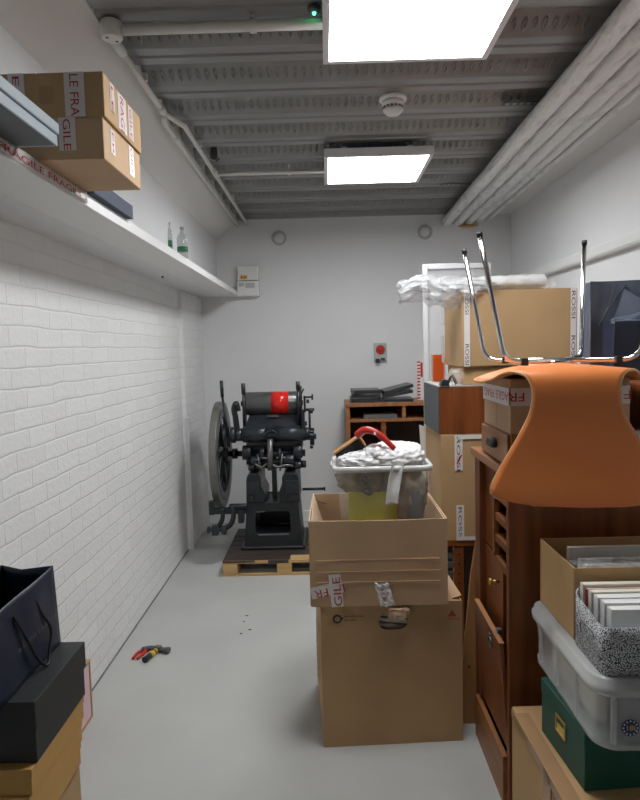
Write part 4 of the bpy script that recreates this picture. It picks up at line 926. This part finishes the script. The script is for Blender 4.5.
# ------------------------------------------------------------------ upturned orange chair
def chair():
    piv = V((.70,1.80,1.44)); t = thing('orange_chair', piv, 'orange moulded plywood chair with chrome legs, upside down on the boxes', 'chair')
    yaw = R_(-7)
    # centre line in the chair's own frame: s = forward along the seat, z height
    cl = [(.53,1.434),(.48,1.450),(.38,1.460),(.26,1.462),(.16,1.463),(.09,1.462),(.045,1.454),(.015,1.432),(0,1.39),(-.006,1.33),(-.018,1.26),(-.035,1.18),(-.052,1.12),(-.062,1.077)]
    hw = [.13,.215,.238,.240,.228,.195,.160,.128,.116,.126,.162,.210,.240,.238]
    # resample smoothly
    def cr(arr, t_):
        n = len(arr)-1; x = t_*n; i = min(int(x), n-1); f = x-i
        g = lambda k: arr[max(0,min(n,k))]
        p0,p1,p2,p3 = g(i-1),g(i),g(i+1),g(i+2)
        h = lambda a,b,c,d: .5*(2*b+(c-a)*f+(2*a-5*b+4*c-d)*f*f+(3*b-a-3*c+d)*f**3)
        return tuple(h(*q) for q in zip(p0,p1,p2,p3)) if isinstance(p0, tuple) else h(p0,p1,p2,p3)
    Rm = Matrix.Rotation(yaw, 3, 'Z')
    def S(a, c):
        s, z = cr(cl, a); w = cr(hw, a)
        # round the two ends
        e0 = min(a/.10, 1); e1 = min((1-a)/.085, 1)
        w0 = w
        if a < .10: w0 = .225*math.sqrt(max(0,1-(1-e0)**2.4)) if e0 > 0 else 0
        if e1 < 1: w0 = .246*(max(0,1-(1-e1)**2.6))**.5*.35+w0*.0+ .246*.65*(1 if e1>0 else 0) if False else w*(max(0,1-(1-e1)**2.6))**.5
        u = (2*c-1); x = u*w0
        seat = max(0, min(1, (s-.02)/.1))
        if seat > 0: z -= seat*.85*x*x
        else: pass
        back = 1-seat; y = s - back*(.35*x*x)*(-1)
        return piv*0 + V((piv.x, piv.y, 0)) + Rm @ V((x, y, z))
    b = MB().grid(S, 84, 26)
    part('shell', b, 'orange', t, solid=.0095, bev=0)
    # rim of the plywood along the outline
    for c in (0.0, 1.0):
        part('shell_edge', MB().tube([S(.02+i/50*.95, c) for i in range(51)], .0047, n=8), 'ply', t)
    zt = 1.475
    def W(x, y, z): q = Rm @ V((x,y,0)); return V((piv.x+q.x, piv.y+q.y, z))
    # two bent tubes, each carrying two legs, meeting under the seat centre
    def frame(foot_l, top_l, mid, top_r, foot_r):
        pts = []
        def bend(a, k, c2, n=6, r=.05):
            a, k, c2 = V(a), V(k), V(c2); p = k+(a-k).normalized()*r; q = k+(c2-k).normalized()*r
            return [p*(1-t_)**2+k*2*t_*(1-t_)+q*t_**2 for t_ in [i/n for i in range(n+1)]]
        m = [V(x) for x in mid]
        pts = [V(foot_l)]+bend(foot_l, top_l, m[0])+m+bend(m[-1], top_r, foot_r)+[V(foot_r)]
        return MB().tube(pts, .0078, n=14)
    near = frame((.478,2.0,1.872),(.552,1.985,zt),[(.66,2.01,zt),(.72,2.075,zt),(.79,2.075,zt),(.85,2.03,zt)],(.955,1.965,zt),(1.03,1.94,1.875))
    far = frame((.507,2.35,1.873),(.572,2.31,zt),[(.66,2.24,zt),(.72,2.16,zt),(.79,2.155,zt),(.85,2.22,zt)],(.922,2.33,zt),(.943,2.36,1.894))
    part('leg_frame', near, 'chrome', t); part('leg_frame', far, 'chrome', t)
    for f, k in (((.478,2.0,1.872),(.552,1.985,zt)),((.507,2.35,1.873),(.572,2.31,zt)),((.943,2.36,1.894),(.922,2.33,zt)),((1.03,1.94,1.875),(.955,1.965,zt))):
        d = (V(f)-V(k)).normalized(); part('foot_cap', MB().cyl(V(f)-d*.012, V(f)+d*.003, .0095, n=14), 'rubber', t)
    for (x,y) in ((.615,2.0),(.905,1.995),(.63,2.27),(.87,2.24)):
        part('stacking_clip', MB().box(x-.011,x+.011,y-.012,y+.012,zt-.012,zt+.0115), 'rubber', t, bev=.003)
    part('centre_plate', MB().cyl((.755,2.115,zt-.012),(.755,2.115,zt-.002),.06,n=24), 'chrome', t)
chair()

# ------------------------------------------------------------------ right foreground stack
t = closed_box('cardboard_box', 'cardboard carton sealed with clear tape on the floor, bottom of the near right stack', .562,1.15,1.36,1.935,0,.400, 'card3', None, seam='Y')
t.rotation_euler.z = R_(1.5)
tape(t, (.60,1.365,.4003), YH, -XH, .53, .045, None, m='tapebrown')
tape(t, (.5635,1.88,.43), -ZH, -YH, .40, .06, None, m='tapebrown') if False else None
part('tape_side', MB().box(.5572,.5582,1.60,1.655,.03,.395), 'tapebrown', t)
part('tape_corner', MB().box(.5572,.5582,1.37,1.925,.372,.400), 'tapebrown', t)

# green box
def green():
    t = thing('storage_box', (.80,1.68,.4005), 'dark green lidded storage box with a brass label holder, under the frosted tub', 'box')
    x0,x1,y0,y1,z0,z1 = .612,.98,1.550,1.815,.4005,.5625
    part('base', MB().box(x0+.002,x1-.002,y0+.002,y1-.002,z0,z1-.04), 'green', t, bev=.002)
    part('lid', MB().box(x0,x1,y0,y1,z1-.0395,z1), 'green', t, bev=.002)
    yc = 1.685; zc = .490
    f = part('label_holder', MB().box(x0-.002,x0+.0018,yc-.030,yc-.024,zc-.024,zc+.024).box(x0-.002,x0+.0018,yc+.024,yc+.030,zc-.024,zc+.024).box(x0-.002,x0+.0018,yc-.024,yc+.024,zc-.024,zc-.017).box(x0-.002,x0+.0018,yc-.024,yc+.024,zc+.017,zc+.024), 'brass', t, bev=.0008)
    part('label_card', MB().box(x0+.0002,x0+.0016,yc-.024,yc+.024,zc-.017,zc+.002), 'gold', f)
    t.rotation_euler.z = R_(4.5)
green()

def rr(cx, cy, hx, hy, z, r, k=6):
    pts = []
    for sx, sy, a0 in ((1,1,0),(-1,1,PI/2),(-1,-1,PI),(1,-1,1.5*PI)):
        for i in range(k+1):
            a = a0+PI/2*i/k; pts.append((cx+sx*(hx-r)+r*math.cos(a), cy+sy*(hy-r)+r*math.sin(a), z))
    return pts
def loft(rings, cap0=True, cap1=False, smooth=True):
    b = MB(); n = len(rings[0]); vs = [p for r in rings for p in r]
    b.add(vs, [(k*n+i,k*n+(i+1)%n,(k+1)*n+(i+1)%n,(k+1)*n+i) for k in range(len(rings)-1) for i in range(n)], smooth)
    if cap0: b.add(rings[0], [tuple(range(n))[::-1]])
    if cap1: b.add(rings[-1], [tuple(range(n))])
    return b
def ftub():
    cx, cy = .866, 1.682; zb, zt = .563, .746
    t = thing('plastic_storage_tub', (cx,cy,zb), 'frosted plastic storage tub with a blue round sticker, on the green box', 'tub')
    hx, hy = .262, .252
    part('body', loft([rr(cx,cy,hx-.022,hy-.022,zb,.05),rr(cx,cy,hx-.014,hy-.014,zb+.006,.055),rr(cx,cy,hx-.012,hy-.012,zb+.022,.055),rr(cx,cy,hx-.022,hy-.022,zb+.026,.05),rr(cx,cy,hx-.010,hy-.010,zt-.045,.055)]), 'frost', t)
    part('lid', loft([rr(cx,cy,hx-.012,hy-.012,zt-.042,.055),rr(cx,cy,hx,hy,zt-.040,.06),rr(cx,cy,hx+.002,hy+.002,zt-.022,.06),rr(cx,cy,hx-.002,hy-.002,zt-.020,.06),rr(cx,cy,hx-.004,hy-.004,zt-.004,.06),rr(cx,cy,hx-.012,hy-.012,zt-.0005,.055),rr(cx,cy,hx-.022,hy-.022,zt-.001,.05)],False,True), 'frostrim', t)
    q = MB()
    for yy in (cy-.12, cy+.02, cy+.15): part('rib', MB().box(cx-hx+.004,cx-hx+.013,yy-.006,yy+.006,zb+.028,zt-.045), 'frost', t, bev=.002)
    for xx in (cx-.215, cx+.0, cx+.17): part('rib', MB().box(xx-.006,xx+.006,cy-hy+.004,cy-hy+.013,zb+.028,zt-.045), 'frost', t, bev=.002)
    s = part('sticker', MB().cyl((.690,cy-hy+.0085,.629),(.690,cy-hy+.0075,.629),.0205,n=32), 'sticker', t)
    lettering(s, '18L', (.6775,cy-hy+.0068,.6235), XH, ZH, .017, 'gold', width=.025)
    q = MB()
    for i in range(12):
        a = 2*PI*i/12; q.cyl((.690+.0165*math.cos(a),cy-hy+.0074,.629+.0165*math.sin(a)),(.690+.0165*math.cos(a),cy-hy+.0068,.629+.0165*math.sin(a)),.0019,n=6)
    part('dots', q, 'paper', s)
    # things inside, seen dimly
    single('grey_folder', MB().box(.70,1.06,1.475,1.52,.5695,.695), 'greyitem', (.88,1.5,.5695), 'grey folder seen through the front of the frosted tub', 'folder', bev=.003)
    single('white_box', MB().box(.66,.69,1.56,1.87,.5695,.68), 'cream', (.67,1.7,.5695), 'cream packet seen through the side of the frosted tub', 'packet', bev=.003)
ftub()

# tall open cardboard box on the tub
def openbox():
    t = thing('open_cardboard_box', (.86,1.77,.7465), 'open cardboard box of papers standing on the frosted tub lid', 'cardboard box')
    x0,x1,y0,y1,z0,z1,th = .637,1.10,1.645,1.912,.7465,.940,.004
    part('front_panel', MB().box(x0,x1,y0,y0+th,z0,z1), 'card3', t, bev=.001)
    part('back_panel', MB().box(x0,x1,y1-th,y1,z0,z1), 'card3', t, bev=.001)
    part('side_panel', MB().box(x0,x0+th,y0+th+.0003,y1-th-.0003,z0,z1), 'card3', t, bev=.001)
    part('side_panel', MB().box(x1-th,x1,y0+th+.0003,y1-th-.0003,z0,z1), 'card3', t, bev=.001)
    part('bottom_panel', MB().box(x0+th,x1-th,y0+th,y1-th,z0,z0+.003), 'card3', t)
    for i, (yy, h) in enumerate(((1.70,.176),(1.735,.180),(1.82,.187))):
        s = thing('paper_stack', (.88,yy,.79), ['white paper stack nearest the front panel inside the open box','white paper stack in the middle of the open box','cream paper stack nearest the back panel of the open box'][i], 'papers', 'paper stacks in the open box')
        part('pages', MB().box(.69,1.08,yy,yy+.022,.750,.750+h), 'cream' if i == 2 else 'paper', s, bev=.001)
        part('cover', MB().box(.69,1.08,yy-.0015,yy-.0003,.750,.750+h+.002), 'paper', s)
    s = thing('clear_wrapper', (.8,1.68,.9), 'crinkled clear wrapper lying over the papers in the open box', 'plastic wrap')
    part('film', MB().grid(lambda a,c: (.655+.42*a, 1.655+.085*c, .936-.006*c+.012*noise.noise(V((a*14,c*5,2)))+.006*math.sin(a*30)*noise.noise(V((a*5,c,0)))),46,12), 'film', s, solid=.001)
openbox()

# speckled box with books
def speckled():
    cx, cy, hx, hy, z0, z1 = .875,1.547,.243,.092,.7465,.862
    t = thing('speckled_box', (cx,cy,z0), 'black and white speckled open box holding books, on the frosted tub lid', 'box')
    def lv(z, o=0):
        ring = rr(cx,cy,hx-o,hy-o,z,.022,8); out = []
        for p in ring:
            k = max(0,(p[1]-(cy+.03))/(hy-.03)) if z > z0+.05 else 0
            out.append((p[0],p[1],p[2]+.030*k))
        return out
    b = loft([lv(z0),lv(z0+.055),lv(z1),lv(z1,.003),lv(z0+.055,.003),lv(z0+.004,.003)],True,True)
    part('shell', b, 'speckle', t)
    x = cx-hx-.0006
    part('label_slot', MB().tube([(x,1.585,.795),(x,1.585,.828),(x,1.510,.828)],.0009,n=6).tube([(x+.0,1.510,.828),(x,1.510,.812)],.0009,n=6), 'ink', t)
    bk = [(1.610,.020,.158,'cream','cream'),(1.600,.008,.150,'bookred','cream'),(1.578,.020,.150,'cream','cream'),(1.549,.026,.147,'paper','paper'),(1.520,.026,.145,'paper','paper'),(1.491,.026,.140,'paper','paper')]
    lab = ['cream-edged book standing at the back of the speckled box','thin red-spined book in the speckled box behind the cream one','cream book just in front of the red spine in the speckled box','thick white-edged book, third from the front of the speckled box','thick white-edged book, second from the front of the speckled box','thick white-edged book at the very front of the speckled box']
    for i, (yy, d, h, m1, m2) in enumerate(bk):
        xo = .648+.004*i; s = thing('book', (.87,yy,.79), lab[i], 'book', 'books in the speckled box')
        part('pages', MB().box(xo+.002,xo+.37 if xo+.37<1.1 else 1.1,yy+.0015,yy+d-.0015,.7510,.7510+h-.0005), m2, s)
        part('cover', MB().box(xo,min(xo+.372,1.102),yy,yy+.0013,.7507,.7507+h).box(xo,min(xo+.372,1.102),yy+d-.0013,yy+d,.7507,.7507+h).box(xo-.0015,xo,yy,yy+d,.7507,.7507+h), m1, s)
speckled()

# ------------------------------------------------------------------ left foreground stack
t = closed_box('cardboard_box', 'plain cardboard carton on the floor under the tan boxes, partly out of view', -1.05,-.665,1.25,1.575,0,.485, 'card', None, seam='Y')
tl = ['lowest of the three flat tan boxes under the black box','middle one of the three flat tan boxes under the black box','topmost of the three flat tan boxes under the black box']
for i in range(3):
    z = .4855+i*.0585; dx = (0,.004,.010)[i]; dy = (-.01,-.004,.0)[i]
    t = thing('flat_tan_box', (-.82,1.43,z), tl[i], 'box', 'flat tan boxes in the near left stack')
    part('base', MB().box(-1.04+dx,-.655+dx,1.28+dy,1.570+dy,z,z+.040), 'tanbox', t, bev=.0015)
    part('lid', MB().box(-1.042+dx,-.653+dx,1.278+dy,1.572+dy,z+.0402,z+.058), 'tanbox', t, bev=.002)
zb = .4855+3*.0585
t = thing('black_box', (-.82,1.45,zb), 'black textured box with a lid under the navy bag, near left', 'box')
part('base', MB().box(-1.05,-.640,1.300,1.575,zb,zb+.072), 'blackbox', t, bev=.002)
part('lid', MB().box(-1.054,-.636,1.296,1.580,zb+.0725,zb+.138), 'blackbox', t, bev=.002)
ZB = zb+.1385
# navy bag
def navybag():
    t = thing('gift_bag', (-.75,1.42,ZB), 'navy paper gift bag with black cord handle on the black box', 'bag')
    z1 = ZB+.205; ya, yb = 1.20, 1.573; xb, xt = -.695, -.700; xl = -.825
    A = [V((xb,ya,ZB)),V((xb,yb,ZB)),V((xt,yb-.008,z1)),V((xt-.004,ya,z1-.012))]
    B = [V((xl,ya,ZB)),V((xl,yb,ZB)),V((xl-.008,yb-.002,z1+.002)),V((xl-.01,ya,z1+.004))]
    def quad(a,b_,c,d,amp=.003,seed=0,sag=0):
        def f(u,v):
            p = (a*(1-u)+b_*u)*(1-v)+(d*(1-u)+c*u)*v; return p+V((1,0,0))*(amp*noise.noise(p*9+V((seed,0,0)))*math.sin(PI*min(u,1))+sag*math.sin(PI*v)*math.sin(PI*u))
        return f
    part('front', MB().grid(quad(*A,amp=.006,seed=1,sag=.004),20,14), 'navy', t, solid=.0012)
    part('back', MB().grid(quad(*B,amp=.006,seed=4),16,12), 'navyin', t, solid=.0012)
    mid0, mid1 = (A[1]+B[1])/2-V((0,.0,0)), (A[2]+B[2])/2-V((0,.03,0))
    part('gusset', MB().grid(quad(A[1],mid0,mid1,A[2],0),8,8).grid(quad(mid0,B[1],B[2],mid1,0),8,8), 'navy', t, solid=.0012)
    part('gusset', MB().grid(quad(A[0],(A[0]+B[0])/2,(A[3]+B[3])/2+V((0,.03,0)),A[3],0),6,6).grid(quad((A[0]+B[0])/2,B[0],B[3],(A[3]+B[3])/2+V((0,.03,0)),0),6,6), 'navy', t, solid=.0012)
    part('bottom', MB().box(xl,xb,ya,yb,ZB,ZB+.0015), 'navyin', t)
    x = xb+.006
    part('handle', MB().tube([(xt+.003,1.355,ZB+.160),(x,1.385,ZB+.10),(x+.006,1.42,ZB+.035),(x+.010,1.445,ZB+.006),(x+.012,1.46,ZB+.004),(x+.008,1.475,ZB+.02),(x+.004,1.50,ZB+.07),(x-.004,1.475,ZB+.12),(xt+.003,1.455,ZB+.158)],.0036,smooth_path=6), 'rubber', t)
    part('eyelet', MB().cyl((xt+.001,1.355,ZB+.160),(xt+.005,1.355,ZB+.160),.004,n=12).cyl((xt+.001,1.455,ZB+.158),(xt+.005,1.455,ZB+.158),.004,n=12), 'rubber', t)
    lettering(t, 'RALPH LAUREN', (xb+.0065,1.345,ZB+.083), (YH).normalized(), (ZH-XH*.08).normalized(), .015, 'steel', width=.20, name='bag_print', spacing=1.3)
navybag()
# pink-lined tray box leaning by the wall
t = thing('pink_box', (-1.03,2.5,0), 'shallow pink-faced box with a brown edge, standing against the brick wall', 'box')
part('tray', MB().box(-1.09,-1.028,2.20,2.21,0,.25).box(-1.09,-1.028,2.59,2.60,0,.25).box(-1.09,-1.028,2.21,2.59,0,.01).box(-1.09,-1.028,2.21,2.59,.24,.25).box(-1.09,-1.052,2.21,2.59,.01,.24), 'card', t, bev=.001)
part('pink_panel', MB().box(-1.04,-1.032,2.2105,2.5895,.0105,.2395), 'pink', t)

# ------------------------------------------------------------------ hammer and pliers on the floor
def P(px, py, z=.012): return at(px, py, Z=z)
t = thing('hammer', P(152,655), 'claw hammer with a black and yellow handle lying on the grey floor', 'hammer')
h0, h1 = P(144.5,660,.016), P(158,649,.016); d = (h1-h0).normalized(); s = V((-d.y,d.x,0))
part('handle', MB().tube([h0,h0+(h1-h0)*.12,h0+(h1-h0)*.55],[.016,.013],n=12,smooth_path=3), 'rubber', t)
part('grip_band', MB().tube([h0+(h1-h0)*.40,h0+(h1-h0)*.62],.0155,n=12).tube([h0+(h1-h0)*.75,h0+(h1-h0)*.86],.0125,n=12), 'yellow', t)
part('shaft', MB().tube([h0+(h1-h0)*.5,h1],[.012,.010],n=12), 'greydark', t)
part('head', MB().cyl(h1-s*.012,h1-s*.052,.013).cyl(h1-s*.045,h1-s*.066,.017).box(-.014,.014,-.016,.016,-.012,.016,T=Matrix.Translation(h1)@Matrix.Rotation(math.atan2(d.y,d.x),4,'Z')), 'steel', t, bev=.002)
part('claw', MB().tube([h1+s*.010+d*.006,h1+s*.05+d*.008,h1+s*.088-d*.012],[.013,.004],n=8,smooth_path=4).tube([h1+s*.010-d*.006,h1+s*.05-d*.006,h1+s*.084-d*.028],[.013,.004],n=8,smooth_path=4), 'steel', t)
t = thing('pliers', P(138,655), 'pliers with red handles lying beside the hammer on the floor', 'pliers')
a = P(133,658.5,.008); m_ = P(146,650,.010); e = P(148.5,648.5,.010)
part('handle', MB().tube([a,P(137,653.5,.008),P(142.5,650.3,.008),m_],[.008,.009],smooth_path=5), 'redplastic', t)
part('handle', MB().tube([P(137.5,658.5,.008),P(140.5,656,.008),P(144,653,.008),m_],[.008,.009],smooth_path=5), 'redplastic', t)
part('jaws', MB().tube([m_,e],[.013,.006],n=10), 'steel', t)
for i, (px, py) in enumerate(((244,622),(250,630),(241,634),(247,616),(126,619))):
    p = P(px, py, 0.0)
    single('floor_chip', MB().blob((p.x,p.y,.003),(.005+.002*(i%2),.004,.0015),.5,5,i,2), 'chip', (p.x,p.y,0), 'tiny dark chip of debris lying on the grey floor', 'debris', 'chips scattered on the floor')

# ------------------------------------------------------------------ world & colour
w = bpy.data.worlds.new('world'); sc.world = w; w.use_nodes = True
w.node_tree.nodes['Background'].inputs[0].default_value = (.05,.05,.052,1); w.node_tree.nodes['Background'].inputs[1].default_value = .3
sc.view_settings.view_transform = 'Standard'; sc.view_settings.look = 'None'; sc.view_settings.gamma = 1; sc.view_settings.use_curve_mapping = False
sc.view_settings.exposure = .95
